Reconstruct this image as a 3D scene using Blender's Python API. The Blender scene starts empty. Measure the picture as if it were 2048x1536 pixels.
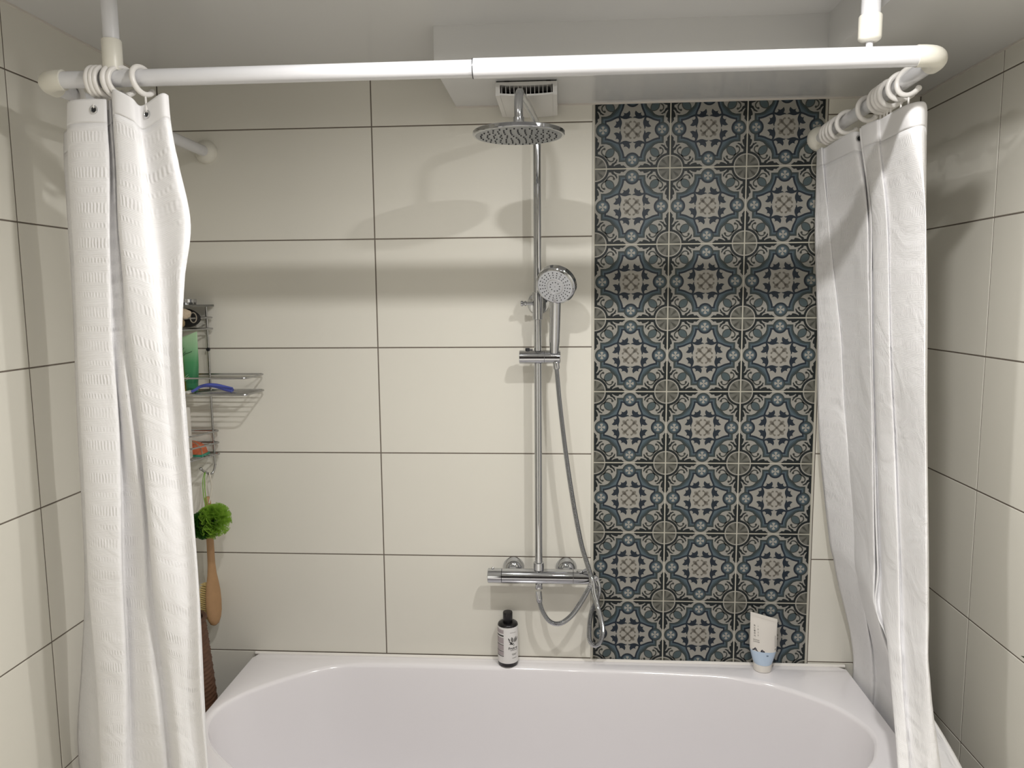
import bpy, bmesh, math, random
from mathutils import Vector, Matrix
random.seed(7)
S = bpy.context.scene
COL = S.collection
PI = math.pi

# ------------------------------------------------------------------ camera
F_PX = 1517.05
CAM = Vector((0.51444, -2.09408, 1.64175))
YAW, PITCH, ROLL = 0.06604, -0.11585, -0.00844
fwd = Vector((-math.sin(YAW)*math.cos(PITCH), math.cos(YAW)*math.cos(PITCH), math.sin(PITCH)))
rt0 = Vector((math.cos(YAW), math.sin(YAW), 0)); up0 = rt0.cross(fwd)
RT = rt0*math.cos(ROLL) + up0*math.sin(ROLL)
UP = -rt0*math.sin(ROLL) + up0*math.cos(ROLL)
cd = bpy.data.cameras.new('camera'); cam = bpy.data.objects.new('camera', cd); COL.objects.link(cam)
cd.sensor_width = 36; cd.lens = F_PX*36/2048; cd.clip_start = 0.02
M = Matrix.Identity(4)
for i in range(3):
    M[i][0], M[i][1], M[i][2], M[i][3] = RT[i], UP[i], -fwd[i], CAM[i]
cam.matrix_world = M
S.camera = cam

# ------------------------------------------------------------------ world, lights, exposure
w = bpy.data.worlds.new('world'); S.world = w; w.use_nodes = True
w.node_tree.nodes['Background'].inputs[0].default_value = (0.9, 0.95, 1, 1)
w.node_tree.nodes['Background'].inputs[1].default_value = 0.02
ZC, ZS = 2.235, 2.147                     # ceiling, soffit underside
LIGHTS = [((0.30, -1.07), 8.3, 172), ((0.90, -1.07), 9.4, 172), ((0.50, -1.88), 2.4, 170), ((1.00, -1.88), 2.4, 170),
          ((-0.25, -2.75), 12.5, 96), ((0.40, -2.75), 12.5, 96)]
for (lx, ly), pw, beam in LIGHTS:         # recessed ceiling downlights: wide ones over the bath end, unseen narrow-beam pair at the far end added as bounced fill
    ld = bpy.data.lights.new('downlight_and_fill', 'AREA'); ld.shape = 'DISK'; ld.size = 0.05
    ld.energy = pw; ld.color = (1.0, 0.98, 0.955); ld.spread = math.radians(beam)
    lo = bpy.data.objects.new('downlight_and_fill', ld); COL.objects.link(lo); lo.location = (lx, ly, ZC - 0.004)
S.view_settings.view_transform = 'Standard'; S.view_settings.look = 'None'
S.view_settings.gamma = 1; S.view_settings.use_curve_mapping = False
S.view_settings.exposure = 0.0

# ------------------------------------------------------------------ helpers
def at(px, py, Y):
    """a point of the place at distance Y from the tiled wall (measured on the photograph)"""
    d = fwd + RT*((px-1024)/F_PX) + UP*((768-py)/F_PX)
    return CAM + d*((Y-CAM.y)/d.y)

def lin(c):
    c /= 255.0
    return c/12.92 if c <= 0.04045 else ((c+0.055)/1.055)**2.4

def rgb(r, g, b, k=1.0):
    return (min(1, lin(r)*k), min(1, lin(g)*k), min(1, lin(b)*k), 1)

MATS = {}
def mat(name, color, rough=0.5, metal=0.0, spec=0.5, bump=None, trans=0.0, vary=None, coat=0.0, alpha=None):
    if name in MATS: return MATS[name]
    m = bpy.data.materials.new(name); m.use_nodes = True; nt = m.node_tree; b = nt.nodes['Principled BSDF']
    b.inputs['Base Color'].default_value = color; b.inputs['Roughness'].default_value = rough
    b.inputs['Metallic'].default_value = metal; b.inputs['Specular IOR Level'].default_value = spec
    b.inputs['Coat Weight'].default_value = coat
    if alpha is not None: b.inputs['Alpha'].default_value = alpha
    tc = nt.nodes.new('ShaderNodeTexCoord')
    if vary:                                # (scale, amount): faint mottling of the thing's own colour
        nz = nt.nodes.new('ShaderNodeTexNoise'); nz.inputs['Scale'].default_value = vary[0]; nz.inputs['Detail'].default_value = 4
        nt.links.new(tc.outputs['Object'], nz.inputs['Vector'])
        mx = nt.nodes.new('ShaderNodeMix'); mx.data_type = 'RGBA'
        mx.inputs[6].default_value = tuple(c*(1-vary[1]) for c in color[:3])+(1,)
        mx.inputs[7].default_value = tuple(min(1, c*(1+vary[1])) for c in color[:3])+(1,)
        nt.links.new(nz.outputs['Fac'], mx.inputs[0]); nt.links.new(mx.outputs[2], b.inputs['Base Color'])
    if bump:                                # (scale, strength, distance)
        nz = nt.nodes.new('ShaderNodeTexNoise'); nz.inputs['Scale'].default_value = bump[0]; nz.inputs['Detail'].default_value = 3
        nt.links.new(tc.outputs['Object'], nz.inputs['Vector'])
        bp = nt.nodes.new('ShaderNodeBump'); bp.inputs['Strength'].default_value = bump[1]; bp.inputs['Distance'].default_value = bump[2]
        nt.links.new(nz.outputs['Fac'], bp.inputs['Height']); nt.links.new(bp.outputs[0], b.inputs['Normal'])
    if trans:
        tr = nt.nodes.new('ShaderNodeBsdfTranslucent'); tr.inputs[0].default_value = color
        ms = nt.nodes.new('ShaderNodeMixShader'); ms.inputs[0].default_value = trans
        out = nt.nodes['Material Output']
        nt.links.new(b.outputs[0], ms.inputs[1]); nt.links.new(tr.outputs[0], ms.inputs[2]); nt.links.new(ms.outputs[0], out.inputs[0])
    MATS[name] = m
    return m

class MB:
    """collects shapes, then links them as ONE mesh object"""
    def __init__(s): s.v = []; s.f = []; s.mi = []; s.cur = 0
    def add(s, vs, fs):
        o = len(s.v); s.v += [Vector(v) for v in vs]
        for f in fs: s.f.append([o+i for i in f]); s.mi.append(s.cur)
        return s
    def box(s, a, b):
        x0, y0, z0 = a; x1, y1, z1 = b
        return s.add([(x0,y0,z0),(x1,y0,z0),(x1,y1,z0),(x0,y1,z0),(x0,y0,z1),(x1,y0,z1),(x1,y1,z1),(x0,y1,z1)],
                     [(3,2,1,0),(4,5,6,7),(0,1,5,4),(1,2,6,5),(2,3,7,6),(3,0,4,7)])
    def tube(s, pts, r, n=12, closed=False, caps=True, rfun=None):
        pts = [Vector(p) for p in pts]; N = len(pts); t_prev = None; rings = []
        for i, p in enumerate(pts):
            if closed: t = (pts[(i+1) % N]-pts[i-1]).normalized()
            else: t = (pts[min(i+1, N-1)]-pts[max(i-1, 0)]).normalized()
            if t_prev is None:
                a = Vector((0,0,1)) if abs(t.z) < 0.9 else Vector((1,0,0))
                u = t.cross(a).normalized()
            else:
                u = (u - t*u.dot(t)).normalized()
            t_prev = t; v = t.cross(u)
            rr = rfun(i/(N-1)) if rfun else r
            rings.append([p + (u*math.cos(2*PI*k/n)+v*math.sin(2*PI*k/n))*rr for k in range(n)])
        vs = [q for R in rings for q in R]; fs = []
        for i in range(N if closed else N-1):
            j = (i+1) % N
            for k in range(n):
                l = (k+1) % n
                fs.append((i*n+k, i*n+l, j*n+l, j*n+k))
        if caps and not closed:
            fs.append(tuple(range(n-1, -1, -1))); fs.append(tuple((N-1)*n+k for k in range(n)))
        return s.add(vs, fs)
    def lathe(s, o, axis, prof, n=32, sx=1.0, u=None):
        """prof: (distance along axis, radius)"""
        o = Vector(o); ax = Vector(axis).normalized()
        if u is None:
            a = Vector((0,0,1)) if abs(ax.z) < 0.9 else Vector((1,0,0))
            u = ax.cross(a).normalized()
        else: u = Vector(u).normalized()
        v = ax.cross(u); vs = []; fs = []
        for (d, r) in prof:
            r = max(r, 1e-5)
            for k in range(n):
                t = 2*PI*k/n; vs.append(o + ax*d + (u*math.cos(t)*sx + v*math.sin(t))*r)
        m = len(prof)
        for i in range(m-1):
            for k in range(n):
                l = (k+1) % n; fs.append((i*n+k, i*n+l, (i+1)*n+l, (i+1)*n+k))
        fs.append(tuple(range(n-1, -1, -1))); fs.append(tuple((m-1)*n+k for k in range(n)))
        return s.add(vs, fs)
    def sphere(s, c, r, n=14, sq=(1,1,1)):
        c = Vector(c); m = n//2+1; vs = []; fs = []
        for i in range(m+1):
            ph = PI*i/m
            for k in range(n):
                t = 2*PI*k/n
                vs.append(c+Vector((math.sin(ph)*math.cos(t)*r*sq[0], math.sin(ph)*math.sin(t)*r*sq[1], math.cos(ph)*r*sq[2])))
        for i in range(m):
            for k in range(n):
                l = (k+1) % n; fs.append((i*n+k, (i+1)*n+k, (i+1)*n+l, i*n+l))
        return s.add(vs, fs)
    def grid(s, rows, closed=False):
        o = len(rows[0]); vs = [p for r in rows for p in r]; fs = []
        for i in range(len(rows)-1):
            for k in range(o if closed else o-1):
                l = (k+1) % o; fs.append((i*o+k, i*o+l, (i+1)*o+l, (i+1)*o+k))
        return s.add(vs, fs)
    def mesh(s, name, mats, smooth=True, off=(0,0,0), bevel=0, autosm=40):
        off = Vector(off); me = bpy.data.meshes.new(name)
        me.from_pydata([tuple(v-off) for v in s.v], [], s.f); 
        for m in (mats if isinstance(mats, (list, tuple)) else [mats]): me.materials.append(m)
        for p, i in zip(me.polygons, s.mi): p.material_index = i
        bm = bmesh.new(); bm.from_mesh(me)
        bmesh.ops.remove_doubles(bm, verts=bm.verts, dist=1e-6)
        if bevel: bmesh.ops.bevel(bm, geom=[e for e in bm.edges if len(e.link_faces) == 2 and e.calc_face_angle(0) > 0.6], offset=bevel, segments=2, affect='EDGES', profile=0.5)
        bmesh.ops.recalc_face_normals(bm, faces=bm.faces)
        for e in bm.edges:
            if len(e.link_faces) == 2 and e.calc_face_angle(0) > math.radians(autosm): e.smooth = False
        for f in bm.faces: f.smooth = smooth
        bm.to_mesh(me); bm.free(); me.update()
        return me
    def build(s, name, mats, parent=None, smooth=True, bevel=0, autosm=40):
        off = OFF.get(parent.name, Vector((0,0,0))) if parent else Vector((0,0,0))
        o = bpy.data.objects.new(name, s.mesh(name, mats, smooth, off, bevel, autosm)); COL.objects.link(o)
        if parent: o.parent = parent; OFF[o.name] = off
        return o
OFF = {}
def thing(name, label, cat, loc, group=None):
    o = bpy.data.objects.new(name, None); COL.objects.link(o); o.location = loc; o.empty_display_size = 0.05
    OFF[o.name] = Vector(loc); tag(o, label, cat, group); return o
def tag(o, label, cat, group=None):
    o['label'] = label; o['category'] = cat
    if group: o['group'] = group
    return o
def struct(o): o['kind'] = 'structure'; return o
def cr(pts, n=8, closed=False):
    """Catmull-Rom through points"""
    pts = [Vector(p) for p in pts]; N = len(pts); out = []
    seg = N if closed else N-1
    for i in range(seg):
        g = (lambda k: pts[k % N]) if closed else (lambda k: pts[max(0, min(N-1, k))])
        p0, p1, p2, p3 = g(i-1), g(i), g(i+1), g(i+2)
        for j in range(n):
            t = j/n
            out.append(0.5*((2*p1)+(p2-p0)*t+(2*p0-5*p1+4*p2-p3)*t*t+(3*p1-p0-3*p2+p3)*t**3))
    if not closed: out.append(pts[-1])
    return out

# ------------------------------------------------------------------ materials
m_tile = mat('cream_wall_tile', rgb(222, 219, 209), 0.42, spec=0.4, vary=(3.0, 0.02), bump=(900, 0.05, 0.0004))
m_grout = mat('grey_brown_grout', rgb(112, 103, 94), 0.9)
m_pgrout = mat('pale_grout', rgb(190, 186, 172), 0.9)
m_trim = mat('white_edge_strip', rgb(196, 193, 184), 0.4)
m_plaster = mat('white_painted_plaster', rgb(236, 235, 232), 0.7)
m_ceil = mat('satin_stretch_ceiling', rgb(210, 210, 209), 0.16, spec=0.5)
m_floor = mat('grey_floor_tile', rgb(196, 193, 188), 0.5, vary=(6, 0.05))
m_tub = mat('white_acrylic', rgb(238, 235, 237), 0.12, spec=0.5, coat=0.3)
m_seal = mat('white_sealant', rgb(232, 228, 222), 0.45)
m_chrome = mat('chrome', (0.52, 0.53, 0.55, 1), 0.05, metal=1.0)
m_chrome2 = mat('brushed_chrome', (0.60, 0.60, 0.61, 1), 0.28, metal=1.0, bump=(400, 0.1, 0.0003))
m_black = mat('black_rubber', rgb(26, 28, 32), 0.5)
m_face = mat('pale_grey_spray_plate', rgb(190, 192, 196), 0.3, metal=0.25)
m_face2 = mat('grey_metal_spray_plate', rgb(150, 153, 156), 0.35, metal=0.5)
m_plast = mat('white_plastic', rgb(226, 223, 219), 0.3)
m_enam = mat('white_enamelled_rod', rgb(214, 214, 217), 0.22, coat=0.3)
m_ivory = mat('ivory_plastic', rgb(222, 219, 208), 0.35)
m_wire = mat('grey_chrome_wire', (0.42, 0.42, 0.42, 1), 0.22, metal=1.0)

# ------------------------------------------------------------------ room shell
XL, XR, YF = -0.595, 1.44, -3.35
def tile_mesh(wd, ht, th=0.006, ch=0.0009):
    """a wall tile: front face at local y=0, slightly chamfered"""
    m = MB(); a, b = wd/2, ht/2
    def ring(da, y): return [(-a+da, y, -b+da), (a-da, y, -b+da), (a-da, y, b-da), (-a+da, y, b-da)]
    v = ring(ch, 0)+ring(0, ch)+ring(0, th)
    f = [(0,1,2,3)]
    for r in (0, 4):
        for k in range(4): f.append((r+k, r+4+k, r+4+(k+1) % 4, r+(k+1) % 4))
    m.add(v, f)
    return m.mesh('tile', m_tile, smooth=False)
TM = {}
def put_tile(parent, x0, x1, z0, z1, place):
    g = 0.0032
    key = (round(x1-x0-g, 4), round(z1-z0-g, 4))
    if key not in TM: TM[key] = tile_mesh(*key)
    o = bpy.data.objects.new('tile', TM[key]); COL.objects.link(o); o.parent = parent
    place(o, (x0+x1)/2, (z0+z1)/2)
def rows(ztop): 
    z = 0.0; out = []
    while z < ztop-0.001: out.append((z, min(z+0.3, ztop))); z += 0.3
    return out
GR = 0.0013
wb = struct(MB().box((XL-0.1, GR, -0.1), (XR+0.1, 0.1, ZC+0.1)).build('wall_back', m_grout, smooth=False))
def pl_b(o, x, z): o.location = (x, 0, z)
for (z0, z1) in rows(ZC+0.005):
    put_tile(wb, XL, 0, z0, z1, pl_b); put_tile(wb, 0, 0.598, z0, z1, pl_b)
for (z0, z1) in rows(ZC+0.005):
    put_tile(wb, 1.2075, XR, z0+0.004, min(z1+0.004, ZC+0.005), pl_b)
MB().box((0.6, 0.0009, 0.3), (1.2062, GR, ZC)).build('grout_bed', m_pgrout, wb, smooth=False)
MB().box((0.5968, -0.0006, 0.5), (0.6008, GR+0.002, ZC)).build('edge_strip', m_trim, wb, smooth=False)
MB().box((1.2035, -0.0006, 0.5), (1.2062, GR+0.002, ZC)).build('edge_strip', m_trim, wb, smooth=False)

wl = struct(MB().box((XL-0.1, YF-0.1, -0.1), (XL-GR, 0.1, ZC+0.1)).build('wall_left', m_grout, smooth=False))
def pl_l(o, y, z): o.location = (XL, -y, z); o.rotation_euler = (0, 0, PI/2)
wr = struct(MB().box((XR+GR, YF-0.1, -0.1), (XR+0.1, 0.1, ZC+0.1)).build('wall_right', m_grout, smooth=False))
def pl_r(o, y, z): o.location = (XR, -y, z); o.rotation_euler = (0, 0, -PI/2)
for (z0, z1) in rows(ZC+0.005):
    e = [0, 0.585, 1.185, 1.785, 2.385, 2.985, 3.35]
    for a, b in zip(e, e[1:]): put_tile(wl, a, b, z0, z1, pl_l)
    e = [0, 0.372, 0.972, 1.572, 2.172, 2.772, 3.35]
    for a, b in zip(e, e[1:]): put_tile(wr, a, b, z0, z1, pl_r)
struct(MB().box((XL-0.1, YF-0.1, -0.1), (XR+0.1, YF, ZC+0.1)).build('wall_front', m_plaster, smooth=False))
d1 = struct(MB().box((0.0, YF, 0), (0.95, YF+0.03, 2.02)).build('added_door_1', mat('added_dark_door', rgb(34, 29, 26), 0.4), smooth=False, bevel=0.003))  # unseen door, added dark so the chrome gets a dark reflection
MB().tube(cr([(0.12, YF+0.03, 1.02), (0.12, YF+0.075, 1.02), (0.14, YF+0.08, 1.02), (0.22, YF+0.08, 1.02)], 5), 0.008, 12).build('added_door_handle', m_chrome2, d1)
struct(MB().box((XL-0.1, YF-0.1, -0.1), (XR+0.1, 0.1, 0)).build('floor', m_floor, smooth=False))
ce = struct(MB().box((XL-0.1, YF-0.1, ZC), (XR+0.1, 0.1, ZC+0.1)).build('ceiling', m_ceil, smooth=False))
# boxed-in soffit: along the back wall and on along the right wall
so = MB(); xs = [0.232, 1.085, XR]; ys = [0.0, -0.355, YF]
P8 = [(xs[0],ys[0]),(xs[2],ys[0]),(xs[2],ys[2]),(xs[1],ys[2]),(xs[1],ys[1]),(xs[0],ys[1])]
so.add([(x,y,ZS) for x,y in P8]+[(x,y,ZC) for x,y in P8], [tuple(range(6)), tuple(range(11,5,-1))]+[(k,(k+1)%6,6+(k+1)%6,6+k) for k in range(6)])
so.build('soffit', m_ceil, ce, smooth=False)
m_cove = mat('white_ceiling_bead', rgb(214, 208, 200), 0.5)
cv = MB(); t = 0.004
cv.box((XL, YF, ZC-t), (XL+t, 0, ZC)).box((XL+t, -t, ZC-t), (xs[0], 0, ZC))
cv.box((xs[0], -t, ZS-t), (XR, 0, ZS)).box((XR-t, YF, ZS-t), (XR, -t, ZS))
cv.build('edge_bead', m_cove, ce, smooth=False)

# ------------------------------------------------------------------ patterned tiles (encaustic print built as inlaid polygons)
pc = {'light': rgb(147,145,138), 'pale': rgb(154,151,143), 'navy': rgb(27,37,48), 'ink': rgb(20,27,29), 'slate': rgb(64,78,85),
      'dslate': rgb(52,62,64), 'olive': rgb(48,55,54), 'sky': rgb(78,93,101), 'taupe': rgb(114,110,102), 'taupe2': rgb(103,102,95), 'disc': rgb(92,92,85), 'petal': rgb(68,68,62),
      'hook': rgb(58,60,57), 'lens': rgb(71,84,87)}
pn = list(pc); pm = [mat('encaustic_'+k, pc[k], 0.45, spec=0.35) for k in pn]
T = MB(); H = 0.0985; layer = [0]
def put(poly, c):
    """poly in half-tile units; clipped convex-safe polygons drawn as ngons, triangulated later"""
    T.cur = pn.index(c); y = -0.00004*layer[0]-0.00003
    T.add([(p[0]*H, y, p[1]*H) for p in poly], [tuple(range(len(poly)))])
def clip(poly):
    for ax, sg in ((0,1),(0,-1),(1,1),(1,-1)):
        out = []
        for i, a in enumerate(poly):
            b = poly[(i+1) % len(poly)]; ia = a[ax]*sg <= 0.997; ib = b[ax]*sg <= 0.997
            if ia: out.append(a)
            if ia != ib:
                t = (0.997-a[ax]*sg)/(b[ax]*sg-a[ax]*sg); out.append((a[0]+(b[0]-a[0])*t, a[1]+(b[1]-a[1])*t))
        poly = out
        if len(poly) < 3: return None
    return poly
def D4(poly, c, n=8):
    seen = set()
    for k in range(4):
        ca, sa = [(1,0),(0,1),(-1,0),(0,-1)][k]
        for mir in ((0,1) if n == 8 else (0,)):
            q = [((y, x) if mir else (x, y)) for x, y in poly]
            q = [(x*ca-y*sa, x*sa+y*ca) for x, y in q]
            q = clip(q)
            if q: put(q, c)
def circ(cx, cy, r, n=24, a0=0, a1=2*PI, closed=True):
    m = n if closed else n+1
    return [(cx+r*math.cos(a0+(a1-a0)*k/n), cy+r*math.sin(a0+(a1-a0)*k/n)) for k in range(m)]
def full(octant):
    """octant from the top axis to the diagonal -> closed symmetric polygon"""
    half = octant + [(y, x) for x, y in reversed(octant)][1 if abs(octant[-1][0]-octant[-1][1]) < 1e-6 else 0:]
    q = []
    for k in range(4):
        ca, sa = [(1,0),(0,-1),(-1,0),(0,1)][k]
        q += [(x*ca-y*sa, x*sa+y*ca) for x, y in half][:-1]
    return q
def stroke(pts, w0, w1, n=6):
    c = [(p.x, p.y) for p in cr([(x, y, 0) for x, y in pts], n)]; L = []; R_ = []
    for i, p in enumerate(c):
        a = c[max(i-1, 0)]; b = c[min(i+1, len(c)-1)]; d = math.hypot(b[0]-a[0], b[1]-a[1]) or 1
        nx, ny = -(b[1]-a[1])/d, (b[0]-a[0])/d; ww = (w0+(w1-w0)*i/(len(c)-1))/2
        L.append((p[0]+nx*ww, p[1]+ny*ww)); R_.append((p[0]-nx*ww, p[1]-ny*ww))
    return L+R_[::-1]
def smooth2(pts, n=4): return [(p.x, p.y) for p in cr([(x, y, 0) for x, y in pts], n)]
def nxt(): layer[0] += 1
def arc_oct(a, b, c, d): return a+smooth2([b, c, d], 5)
put([(-1,-1),(1,-1),(1,1),(-1,1)], 'light'); nxt()
put(full([(0,0.838),(0.36,0.838)]+smooth2([(0.362,0.70),(0.40,0.602),(0.45,0.552),(0.50,0.50)],5)), 'olive'); nxt()
put(full([(0,0.818),(0.34,0.818)]+smooth2([(0.341,0.69),(0.376,0.585),(0.428,0.53),(0.478,0.478)],5)), 'dslate'); nxt()
put(full([(0,0.79),(0.312,0.79)]+smooth2([(0.314,0.68),(0.348,0.565),(0.402,0.505),(0.452,0.452)],5)), 'slate'); nxt()
put(full([(0,0.765),(0.285,0.765)]+smooth2([(0.287,0.68),(0.318,0.572),(0.372,0.475),(0.425,0.425)],5)), 'sky'); nxt()
put(full([(0,0.742),(0.262,0.742)]+smooth2([(0.262,0.687),(0.290,0.578),(0.338,0.462),(0.368,0.368)],5)), 'navy'); nxt()
put(full([(0,0.695),(0.212,0.695)]+smooth2([(0.214,0.66),(0.245,0.553),(0.292,0.452),(0.330,0.33)],5)), 'light'); nxt()
D4(circ(0,0.788,0.196,22,PI+0.25,2*PI-0.25,False), 'navy', 4)
D4(circ(0,0.788,0.192,24,-0.22,PI+0.22,False), 'olive', 4)
def lensp(a, b):
    q = []
    for k in range(28):
        t = 2*PI*k/28; x = a*math.cos(t); y = b*math.sin(t)*(1-0.25*math.cos(t)**2)
        q.append((0.60+(x-y)*0.7071, 0.60+(x+y)*0.7071))
    return q
D4(lensp(0.158,0.112), 'hook', 4)
D4(stroke([(0.70,0.70),(0.655,0.775),(0.591,0.82),(0.522,0.812),(0.484,0.762)],0.045,0.03), 'hook')
D4(circ(0.487,0.748,0.033,12), 'hook'); nxt()
D4(circ(0,0.788,0.172,24,-0.1,PI+0.1,False), 'dslate', 4)
D4(lensp(0.132,0.088), 'lens', 4)
acan = [(0.155,1.0),(0.157,0.982),(0.195,0.955),(0.233,0.923),(0.265,0.935),(0.302,0.93),(0.309,0.898),(0.34,0.888),(0.37,0.894),(0.41,0.903),(0.44,0.919),(0.465,0.93),(0.484,0.948),(0.501,0.932),(0.475,0.90),
        (0.453,0.877),(0.42,0.862),(0.398,0.856),(0.425,0.84),(0.405,0.82),(0.395,0.79),(0.412,0.743),(0.423,0.775),(0.445,0.81),(0.481,0.849),(0.515,0.862),(0.543,0.877),(0.558,0.905),(0.563,0.922),(0.64,0.922),(0.66,1.0)]
D4(acan, 'ink'); nxt()
D4(circ(0,0.788,0.146), 'slate', 4)
D4(circ(1,1,0.385,30), 'ink', 4); nxt()
D4(circ(0,0.788,0.118), 'sky', 4)
D4(circ(1,1,0.325,30), 'pale', 4); nxt()
for k in range(4):
    ca_, sa_ = [(1,0),(0,1),(-1,0),(0,-1)][k]
    D4([(x*ca_-y*sa_, 0.788+x*sa_+y*ca_) for x, y in [(0.006,0.006),(0.026,0.052),(0.042,0.078),(0.036,0.098),(0.012,0.104),(0,0.100),(-0.012,0.104),(-0.036,0.098),(-0.042,0.078),(-0.026,0.052),(-0.006,0.006)]], 'pale', 4)
D4(circ(1,1,0.297,30), 'disc', 4); nxt()
D4([(0.935,0.935),(0.895,0.868),(0.85,0.805),(0.815,0.79),(0.79,0.79),(0.79,0.815),(0.805,0.85),(0.868,0.895)], 'petal', 4)
D4([(0.99,0.715),(0.955,0.718),(0.95,0.74),(0.985,0.93)], 'petal')
D4([(0.94,0.712),(0.86,0.742),(0.845,0.76),(0.925,0.90)], 'taupe2')
# centre square, tulips, four-lily motif
put(full([(0,0.312)]+smooth2([(0.03,0.282),(0.10,0.300),(0.19,0.275),(0.275,0.298),(0.298,0.298)],4)), 'pale'); nxt()
tul = smooth2([(0.006,0.313),(0.045,0.345),(0.085,0.352)],3)+smooth2([(0.062,0.40),(0.062,0.45),(0.085,0.503)],4)[1:]+smooth2([(0.123,0.461),(0.171,0.433),(0.205,0.44),(0.253,0.453)],3)+\
      smooth2([(0.225,0.432),(0.228,0.395),(0.265,0.362),(0.32,0.372),(0.352,0.352)],3)+smooth2([(0.31,0.315),(0.274,0.304),(0.233,0.287),(0.164,0.283),(0.095,0.304),(0.05,0.318)],3)
D4(tul, 'navy')
nxt()
D4(circ(0.274,0.407,0.036,12), 'light')
D4(stroke([(0,0),(0.08,0.08),(0.15,0.15)],0.05,0.05,3), 'taupe', 4)
D4(smooth2([(0.105,0.125),(0.115,0.185),(0.165,0.200),(0.195,0.195)],4)+smooth2([(0.200,0.165),(0.185,0.115),(0.125,0.105)],4), 'taupe', 4)
D4(stroke([(0.085,0.085),(0.10,0.14),(0.085,0.19),(0.055,0.215)],0.04,0.03,4), 'taupe')
D4(circ(0.05,0.212,0.028,10), 'taupe')
# body of the tile under the print
T.cur = 0
T.box((-H, 0, -H), (H, 0.006, H))
pme = T.mesh('patterned_tile', pm, smooth=False)
bm = bmesh.new(); bm.from_mesh(pme)
bmesh.ops.triangulate(bm, faces=[f for f in bm.faces if len(f.verts) > 4], ngon_method='EAR_CLIP')
for f in bm.faces:
    if abs(f.normal.y) > 0.9 and f.calc_center_median().y < 0.001 and f.normal.y > 0: f.normal_flip()
bm.to_mesh(pme); bm.free()
for c in range(3):
    for r in range(8):
        o = bpy.data.objects.new('patterned_tile', pme); COL.objects.link(o); o.parent = wb
        o.location = (0.702+0.2*c, 0, 1.9762+0.1-0.2*r)

# ------------------------------------------------------------------ bathtub
tub = thing('bathtub', 'white acrylic bathtub with wide rim set against the tiled wall', 'bathtub', (0.459, -0.33, 0))
ZR = 0.596; TX0, TX1, TY0, TY1 = -0.392, 1.309, -0.007, -0.645
back = [(-0.378,-0.335),(-0.358,-0.262),(-0.303,-0.185),(-0.192,-0.092),(-0.098,-0.055),(0.02,-0.046),(0.20,-0.046),(0.45,-0.050),(0.70,-0.055),(0.93,-0.066),(1.06,-0.098),(1.145,-0.148),(1.215,-0.215),(1.252,-0.285),(1.262,-0.335)]
front = [(x, -0.67-y) for x, y in reversed(back[1:-1])]
inn = [(p.x, p.y) for p in cr([(x, y, 0) for x, y in back+front], 5, True)]
cx0, cy0 = 0.445, -0.335
def shrink(d):
    hx, hy = 0.82, 0.289
    return [(cx0+(x-cx0)*(1-d/hx), cy0+(y-cy0)*(1-d/hy)) for x, y in inn]
N = len(inn)
def outer_pt(x, y, e):
    # matching point on the rounded rectangle of the outer edge (grown by e)
    a = math.atan2((y-cy0)/0.32, (x-cx0)/0.85)
    c, s = math.cos(a), math.sin(a); k = 1/max(abs(c), abs(s))
    ux, uy = c*k, s*k
    X = (TX0+TX1)/2+ux*((TX1-TX0)/2+e); Y = (TY0+TY1)/2+uy*((TY0-TY1)/2+e)
    return X, Y
body = MB(); loops = []
def lp(pts, z): loops.append([Vector((x, y, z)) for x, y in pts])
lp([outer_pt(x, y, -0.012) for x, y in inn], 0.0)
lp([outer_pt(x, y, -0.012) for x, y in inn], 0.555)
lp([outer_pt(x, y, 0.0) for x, y in inn], 0.558)
lp([outer_pt(x, y, 0.0) for x, y in inn], ZR-0.004)
lp([outer_pt(x, y, -0.0012) for x, y in inn], ZR-0.0012)
lp([outer_pt(x, y, -0.004) for x, y in inn], ZR)
lp(inn, ZR)
for k in range(1, 6):
    a = PI/2*k/5; lp(shrink(0.011*math.sin(a)), ZR-0.011*(1-math.cos(a)))
for d, z in ((0.014,0.55),(0.022,0.46),(0.036,0.34),(0.052,0.26),(0.075,0.21),(0.11,0.18),(0.16,0.168),(0.22,0.165)): lp(shrink(d), z)
body.grid(loops, True); o_ = len(body.v)
body.f.append([len(body.v)-N+k for k in range(N)]); body.mi.append(0)
body.build('tub_body', m_tub, tub, autosm=35)
sl = MB(); sl.tube([(TX0,-0.0060,ZR+0.0005),(TX1,-0.0060,ZR+0.0005)], 0.0052, 8); sl.build('sealant_bead', m_seal, tub)
dr = MB(); dr.lathe((0.445,-0.335,0.164), (0,0,1), [(0,0.035),(0.004,0.033),(0.006,0.02),(0.006,0)], 24); dr.build('drain', m_chrome, tub)

# ------------------------------------------------------------------ exhaust fan under the soffit
fan = thing('exhaust_fan', 'white bathroom exhaust fan with curved grille slot under the soffit', 'fan', (0.431, -0.13, ZS))
m_fan = mat('white_fan_plastic', rgb(214, 212, 208), 0.35)
m_fan_shade = mat('fan_interior_shade', rgb(34, 33, 32), 0.8)  # near-black colour stands in for shade in the fan's gap and slot
fx0, fx1, fy = 0.358, 0.504, -0.233
fb = MB().box((fx0+0.002, fy+0.002, ZS-0.0025), (fx1-0.002, -0.022, ZS)).box((fx0+0.022, fy-0.0005, ZS-0.0033), (fx0+0.033, fy+0.003, ZS-0.0003)).box((fx1-0.026, fy-0.0005, ZS-0.0033), (fx1-0.015, fy+0.003, ZS-0.0003))
fb.build('mounting_gap_shade', m_fan_shade, fan, smooth=False)  # dark block in place of the shadow line under the soffit
def bow(x, d): u = (x-0.431)/0.073; return -d*(1-u*u)
fr = MB(); n = 16; xsx = [fx0+(fx1-fx0)*k/n for k in range(n+1)]
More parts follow.
